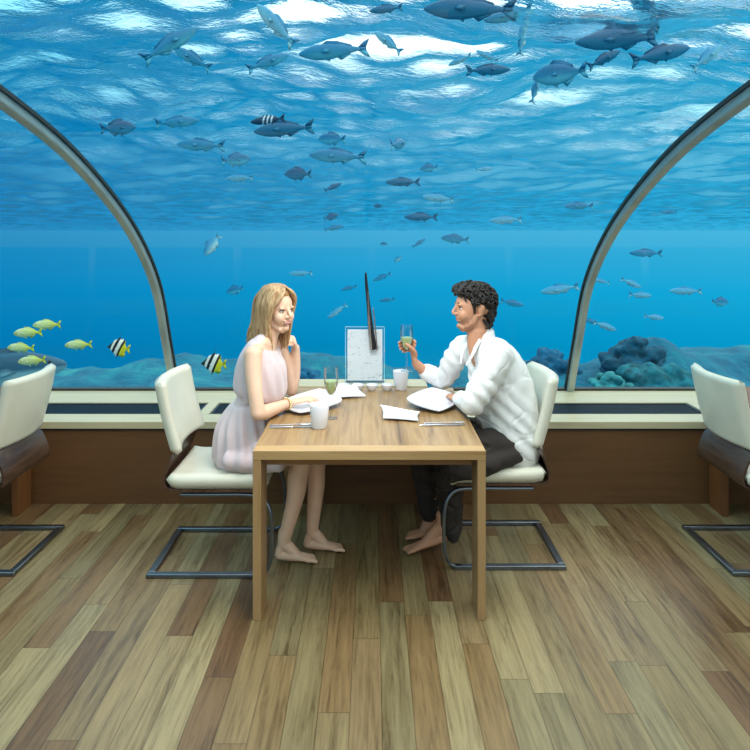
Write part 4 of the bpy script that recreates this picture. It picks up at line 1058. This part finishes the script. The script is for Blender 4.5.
def fish_mesh(kind):
    # length 1 along x, head at +x, z up, y thin
    P = {'slender': [(-.36, .022, .022, .010), (-.25, .045, .045, .025), (-.1, .085, .085, .05), (.08, .11, .115, .07), (.24, .105, .11, .068), (.36, .078, .08, .05), (.45, .042, .045, .028), (.495, .012, .016, .01)],
         'deep': [(-.34, .04, .04, .012), (-.25, .09, .085, .03), (-.1, .17, .16, .055), (.08, .215, .205, .075), (.24, .20, .18, .07), (.36, .145, .12, .052), (.45, .075, .062, .03), (.495, .02, .025, .01)],
         'banner': [(-.33, .05, .05, .012), (-.26, .16, .15, .03), (-.14, .31, .27, .05), (.02, .37, .33, .06), (.18, .31, .28, .055), (.3, .19, .17, .045), (.4, .09, .08, .03), (.495, .025, .03, .012)],
         'yellow': [(-.36, .035, .032, .010), (-.25, .065, .06, .025), (-.1, .12, .105, .05), (.08, .155, .13, .065), (.24, .15, .12, .064), (.36, .115, .09, .048), (.45, .06, .055, .028), (.495, .014, .022, .01)],
         'big': [(-.38, .03, .03, .012), (-.25, .065, .06, .03), (-.1, .105, .10, .055), (.08, .125, .12, .07), (.24, .115, .11, .065), (.34, .085, .088, .055), (.42, .055, .066, .042), (.47, .032, .046, .03), (.497, .012, .028, .014)]}[kind]
    mb = MB(); n_ = 14; vs = []; fs = []
    Q = []
    for i in range(len(P)-1):
        for s_ in range(3):
            t = s_/3; t2 = t*t*(3-2*t)*.35+t*.65
            Q.append(tuple(P[i][c]+(P[i+1][c]-P[i][c])*(t if c == 0 else t2) for c in range(4)))
    Q.append(P[-1])
    for x, ht, hb, wd in Q:
        for k in range(n_):
            a = 2*PI*k/n_; c, s_ = math.cos(a), math.sin(a)
            vs.append((x, wd*c, s_*(ht if s_ > 0 else hb)))
    for i in range(len(Q)-1):
        for k in range(n_):
            k2 = (k+1) % n_; fs.append((i*n_+k, i*n_+k2, (i+1)*n_+k2, (i+1)*n_+k))
    fs += [tuple(range(n_)), tuple((len(Q)-1)*n_+k for k in range(n_))]
    mb.add(vs, fs)
    def fin(pts, th=.006):
        m_ = len(pts); c = V((sum(p[0] for p in pts)/m_, 0, sum(p[1] for p in pts)/m_))
        vs = [(p[0], 0, p[1]) for p in pts]+[(c.x, th, c.z), (c.x, -th, c.z)]
        mb.add(vs, [(i, (i+1) % m_, m_) for i in range(m_)]+[((i+1) % m_, i, m_+1) for i in range(m_)])
    s = {'slender': .13, 'deep': .17, 'banner': .2, 'yellow': .14, 'big': .12}[kind]
    fin([(-.33, .02), (-.42, s*.75), (-.5, s), (-.45, .02)], .008); fin([(-.33, -.02), (-.45, -.02), (-.5, -s), (-.42, -s*.75)], .008); fin([(-.33, .02), (-.45, .02), (-.45, -.02), (-.33, -.02)], .008)
    h = {'slender': (.10, .05), 'deep': (.2, .08), 'banner': (.36, .5), 'yellow': (.14, .06), 'big': (.12, .035)}[kind]
    if kind == 'banner':
        fin([(.16, .28), (.02, .34), (-.1, .72), (-.02, .42), (-.14, .30)]); fin([(-.02, .3), (-.15, .38), (-.28, .3), (-.27, .1)]); fin([(.0, -.28), (-.16, -.36), (-.28, -.26), (-.26, -.1)]); fin([(.2, -.2), (.08, -.3), (.06, -.42), (.16, -.32)])
    else:
        fin([(.2, h[0]*.9), (.1, h[0]+h[1]), (-.05, h[0]+h[1]*.7), (-.24, h[0]*.7), (-.27, h[0]*.3), (-.1, h[0]*.6)])
        fin([(-.02, -h[0]*.8), (-.1, -h[0]-h[1]*.7), (-.22, -h[0]*.7), (-.25, -h[0]*.35)]); fin([(.16, -h[0]*.9), (.06, -h[0]-h[1]*.8), (.05, -h[0]*.9)])
    for sy in (-1, 1):
        vs = [(.2, sy*.055, -.01), (.06, sy*.11, -.05), (.04, sy*.10, .01), (.12, sy*.075, .02), (.12, sy*.09, -.015)]
        mb.add(vs, [(0, 1, 4), (1, 2, 4), (2, 3, 4), (3, 0, 4), (0, 3, 2, 1)])
    return mb
FM = {}
def fish(kind, mat, u, v, px, Y, face, tilt, yaw, label, cat='fish', grp=None, name='reef_fish', eye=False):
    """face +1 = heads right; tilt degrees nose up; yaw degrees turned from side-on; px = drawn length"""
    key = (kind, mat)
    if key not in FM: me = fish_mesh(kind).mesh('fish_'+kind); me.materials.append(M[mat]); me.polygons.foreach_set('use_smooth', [True]*len(me.polygons)); FM[key] = me
    o = bpy.data.objects.new(name, FM[key]); COL.objects.link(o)
    L_ = px*Y/650/max(.35, math.cos(math.radians(yaw)))
    o.location = PX(u, v, Y); o.scale = (L_, L_, L_)
    rz = math.radians(yaw) if face > 0 else PI-math.radians(yaw)
    o.rotation_euler = (0, -math.radians(tilt), rz)
    tag(o, label, cat, grp)
    if eye:
        r_ = .018 if kind != 'big' else .012
        ex = {'yellow': (.37, .04), 'banner': (.33, .035), 'big': (.40, .038)}[kind]
        for sy in (-1, 1):
            e = MB().ellipsoid((ex[0], sy*ex[1], .03), (r_, r_*.6, r_), n=12, m=8).build('eye', M['black'], o)
    return o
S = 'schooling fish in the blue water'
B = 'fish under the rippled sea surface'
F = [
 # kind, mat, u, v, px, Y, face, tilt, yaw, label, group
 ('slender','fish_dark',470,9,92,6.6,-1,4,10,'large dark blue fish at the top edge, right of the centre of the frame',B),
 ('slender','fish_blue',508,16,48,6.9,-1,-8,10,'blue fish at the top, touching the tail of the large dark fish',B),
 ('slender','fish_dark',617,40,82,7.2,-1,-2,5,'long dark blue fish near the surface at the upper right, longest there',B),
 ('slender','fish_dark',660,54,66,7.0,1,14,8,'dark blue fish angled nose up at the upper right, below the longest one',B),
 ('slender','fish_dark',604,59,40,7.6,1,28,12,'short dark fish slanting upward beneath the longest dark fish',B),
 ('deep','fish_blue',560,74,52,7.8,-1,-6,15,'stout blue fish left of the slanting fish in the upper right',B),
 ('slender','fish_dark',488,70,46,7.5,1,3,5,'dark green-blue fish in the bright ripples above right of centre',B),
 ('slender','fish_dark',641,14,50,6.9,-1,40,10,'dark fish diving diagonally at the top edge, upper right',B),
 ('slender','fish_blue',655,1,60,6.8,1,-10,10,'blue fish cut off by the top edge at the right',B),
 ('slender','fish_pale',707,57,42,7.2,1,38,10,'pale fish slanting up at the far upper right',B),
 ('slender','fish_pale',522,39,34,7.6,1,82,10,'pale upright fish pointing at the surface, upper right',B),
 ('slender','fish_pale',535,90,28,8.0,1,75,10,'small pale upright fish under the stout blue fish',B),
 ('slender','fish_pale',388,42,36,7.4,-1,40,15,'pale fish diving near the top centre of the frame',B),
 ('slender','fish_pale',487,56,24,7.9,-1,30,20,'small pale fish just above the dark green-blue fish',B),
 ('slender','fish_pale',460,60,24,8.2,-1,-20,20,'small pale fish left of the dark green-blue fish in the ripples',B),
 ('slender','fish_dark',386,9,34,7.0,-1,-4,10,'dark fish at the top edge in the centre of the frame',B),
 ('slender','fish_blue',170,44,64,6.8,1,34,10,'large blue fish slanting upward at the upper left',B),
 ('slender','fish_blue',192,58,46,7.3,-1,30,10,'blue fish crossing under the large slanting fish, upper left',B),
 ('slender','fish_pale',276,25,58,7.0,-1,48,10,'pale long fish diving steeply at the upper left of centre',B),
 ('slender','fish_blue',334,51,72,7.4,-1,-3,8,'long blue fish in the ripples left of the top centre',B),
 ('slender','fish_blue',268,62,44,8.0,1,24,20,'blue fish below the steep pale fish, upper left of centre',B),
 ('deep','fish_dark',118,128,30,8.4,1,8,30,'dark rounded fish just right of the left rib\'s upper part',B),
 ('slender','fish_blue',177,122,44,8.2,1,6,8,'blue fish beneath the surface between the left rib and the striped fish',B),
 ('slender','fish_blue',201,145,50,8.0,-1,3,5,'slim blue-grey fish above left of the woman, facing left',B),
 ('slender','fish_striped',268,120,36,7.6,-1,-6,5,'dark fish with white stripes above the woman',B),
 ('slender','fish_dark',284,129,62,7.9,-1,-4,5,'long dark fish directly under the white-striped fish',B),
 ('deep','fish_blue',236,160,28,8.6,1,6,20,'small stout fish between the slim fish and the long grey fish',S),
 ('slender','fish_pale',240,178,28,8.8,-1,0,10,'small pale fish at the waterline haze above the woman',S),
 ('deep','fish_blue',332,139,28,8.4,-1,2,10,'small grey-blue fish above the long grey fish, centre left',S),
 ('slender','fish_blue',338,156,58,8.0,-1,3,5,'long grey-blue fish facing left, centre left under the ripples',S),
 ('deep','fish_dark',298,174,28,8.6,-1,0,8,'short dark fish under the long grey-blue fish',S),
 ('slender','fish_dark',333,187,19,9.0,1,24,15,'tiny dark fish slanting upward left of centre',S),
 ('slender','fish_blue',398,144,17,9.0,1,10,70,'small fish seen head-on under the ripples at the centre',S),
 ('slender','fish_dark',403,182,35,8.0,-1,0,5,'dark oval fish facing left, upper of the two dark ones right of centre',S),
 ('slender','fish_dark',421,217,34,8.0,-1,1,5,'dark oval fish facing left, lower of the two dark ones right of centre',S),
 ('slender','fish_pale',438,198,32,8.6,-1,6,8,'pale fish beside the two dark oval fish',S),
 ('deep','fish_blue',429,168,18,9.4,-1,-6,10,'faint small fish right of the upper dark oval fish',S),
 ('slender','fish_pale',484,169,18,9.6,1,6,10,'faint small fish far right of the upper dark oval fish',S),
 ('yellow','fish_blue',455,239,28,8.6,-1,4,8,'greenish-blue fish facing left above the man\'s head',S),
 ('deep','fish_dark',331,217,15,9.2,1,16,15,'tiny dark fish over the woman\'s right, upper of a close pair',S),
 ('slender','fish_blue',334,228,20,9.2,1,12,10,'tiny slim fish, lower of a close pair left of centre',S),
 ('deep','fish_dark',378,206,9,9.5,-1,0,20,'very tiny dark fish above the black rod',S),
 ('deep','fish_blue',384,244,8,9.5,-1,0,20,'speck of a fish above right of the black rod',S),
 ('deep','fish_pale',398,259,9,9.5,-1,-30,30,'speck of a pale fish above the man\'s glass',S),
 ('slender','fish_blue',419,243,16,9.4,1,32,10,'tiny fish slanting up left of the greenish-blue fish',S),
 ('deep','fish_pale',212,245,26,7.6,-1,-52,10,'pale silvery fish standing nearly upright above the woman\'s left',S),
 ('deep','fish_blue',235,290,19,8.6,-1,-14,20,'faint fish behind the woman\'s hair',S),
 ('slender','fish_pale',301,273,24,8.8,-1,-2,10,'pale fish just above the woman\'s head',S),
 ('slender','fish_pale',337,311,24,8.2,-1,-36,10,'small fish diving beside the menu stand, tail up',S),
 ('slender','fish_blue',349,288,17,9.2,-1,-14,10,'tiny fish left of the black rod',S),
 ('slender','fish_blue',382,277,20,9.2,-1,-22,10,'tiny fish right of the black rod tip',S),
 ('slender','fish_blue',387,300,16,9.4,-1,-8,10,'tiny fish right of the black rod, lower one',S),
 ('slender','fish_blue',579,206,29,8.6,-1,0,8,'dim blue fish left of the right rib\'s upper part',S),
 ('slender','fish_pale',506,220,32,8.9,-1,-2,8,'faint slim fish above right of the man\'s head',S),
 ('slender','fish_blue',646,253,32,8.8,-1,0,8,'slim fish right of the right rib, at horizon height',S),
 ('slender','fish_blue',669,212,16,9.5,-1,0,8,'tiny faint fish highest right of the right rib',S),
 ('slender','fish_pale',560,289,38,8.2,-1,-10,8,'pale blue fish crossing just left of the right rib',S),
 ('slender','fish_pale',601,281,16,8.2,-1,12,20,'small pale fish just emerging right of the right rib',S),
 ('slender','fish_blue',512,303,25,8.8,1,-12,8,'faint fish behind the man\'s neck',S),
 ('slender','fish_pale',631,283,24,8.4,1,-22,10,'pale fish with lit back, upper of two right of the right rib',S),
 ('slender','fish_pale',640,295,25,8.5,1,-4,10,'pale fish, lower of two right of the right rib',S),
 ('slender','fish_pale',686,291,31,8.0,-1,0,8,'bright-backed fish above the far-right chair',S),
 ('deep','fish_blue',720,302,20,8.4,1,-4,15,'stubby fish near the right edge above the far-right chair',S),
 ('slender','fish_pale',654,317,22,9.0,1,-8,10,'faint fish below the two pale fish at the right',S),
 ('slender','fish_pale',605,326,26,8.3,1,-20,10,'pale fish low beside the right rib',S),
 ('slender','fish_blue',590,321,18,8.9,1,-20,10,'small fish just behind the low pale fish at the right rib',S),
]
for f in F:
    fish(*f[:10], grp=f[10])
for k, (u, v, px, Y, lb) in enumerate([(47,325,31,6.0,'yellow-green snapper, topmost of the little shoal at the left'), (28,333,32,5.9,'yellow-green snapper, second from top of the shoal at the left'),
        (21,348,30,5.9,'yellow-green snapper, lower one at the left edge of the shoal'), (78.5,345,30,6.0,'yellow-green snapper swimming apart, nearest the bannerfish'), (32,361,31,5.6,'yellow-green snapper in front of the large grey fish')]):
    fish('yellow', 'fish_yellow', u, v, px, Y, -1, (-3, -4, 0, -4, -6)[k], 8, lb, grp='yellow snappers', name='yellow_snapper', eye=True)
fish('banner', 'fish_banner', 119, 348, 25, 5.9, -1, 4, 12, 'black white and yellow bannerfish left of the left rib', grp='bannerfish', name='bannerfish', eye=True)
fish('banner', 'fish_banner', 214, 364, 27, 5.9, -1, 0, 12, 'black white and yellow bannerfish between the rib and the woman', grp='bannerfish', name='bannerfish', eye=True)
fish('big', 'fish_big', -6, 371, 140, 6.3, 1, 5, 5, 'large grey fish behind the far-left chair, its head pointing right', name='large_wrasse', eye=True)

def area(name, loc, target, size, power, col=(1, .96, .9), spread=None, sy=None):
    l = bpy.data.lights.new(name, 'AREA'); l.energy = power; l.size = size; l.color = col
    if sy: l.shape = 'RECTANGLE'; l.size_y = sy
    if spread: l.spread = math.radians(spread)
    o = bpy.data.objects.new(name, l); COL.objects.link(o); o.location = loc
    o.rotation_euler = (V(target)-V(loc)).to_track_quat('-Z', 'Y').to_euler(); return o
area('ceiling_lamp', (0, 2.9, 2.08), (0, 3.45, .5), .5, 11.5, (1, .97, .93), spread=150)
area('ceiling_lamp_front', (0, 2.1, 2.3), (0, 2.1, 0), .7, 9.5, (1, .95, .87), spread=130)

scn.view_settings.view_transform = 'Standard'; scn.view_settings.look = 'None'
scn.view_settings.exposure = 0; scn.view_settings.gamma = 1
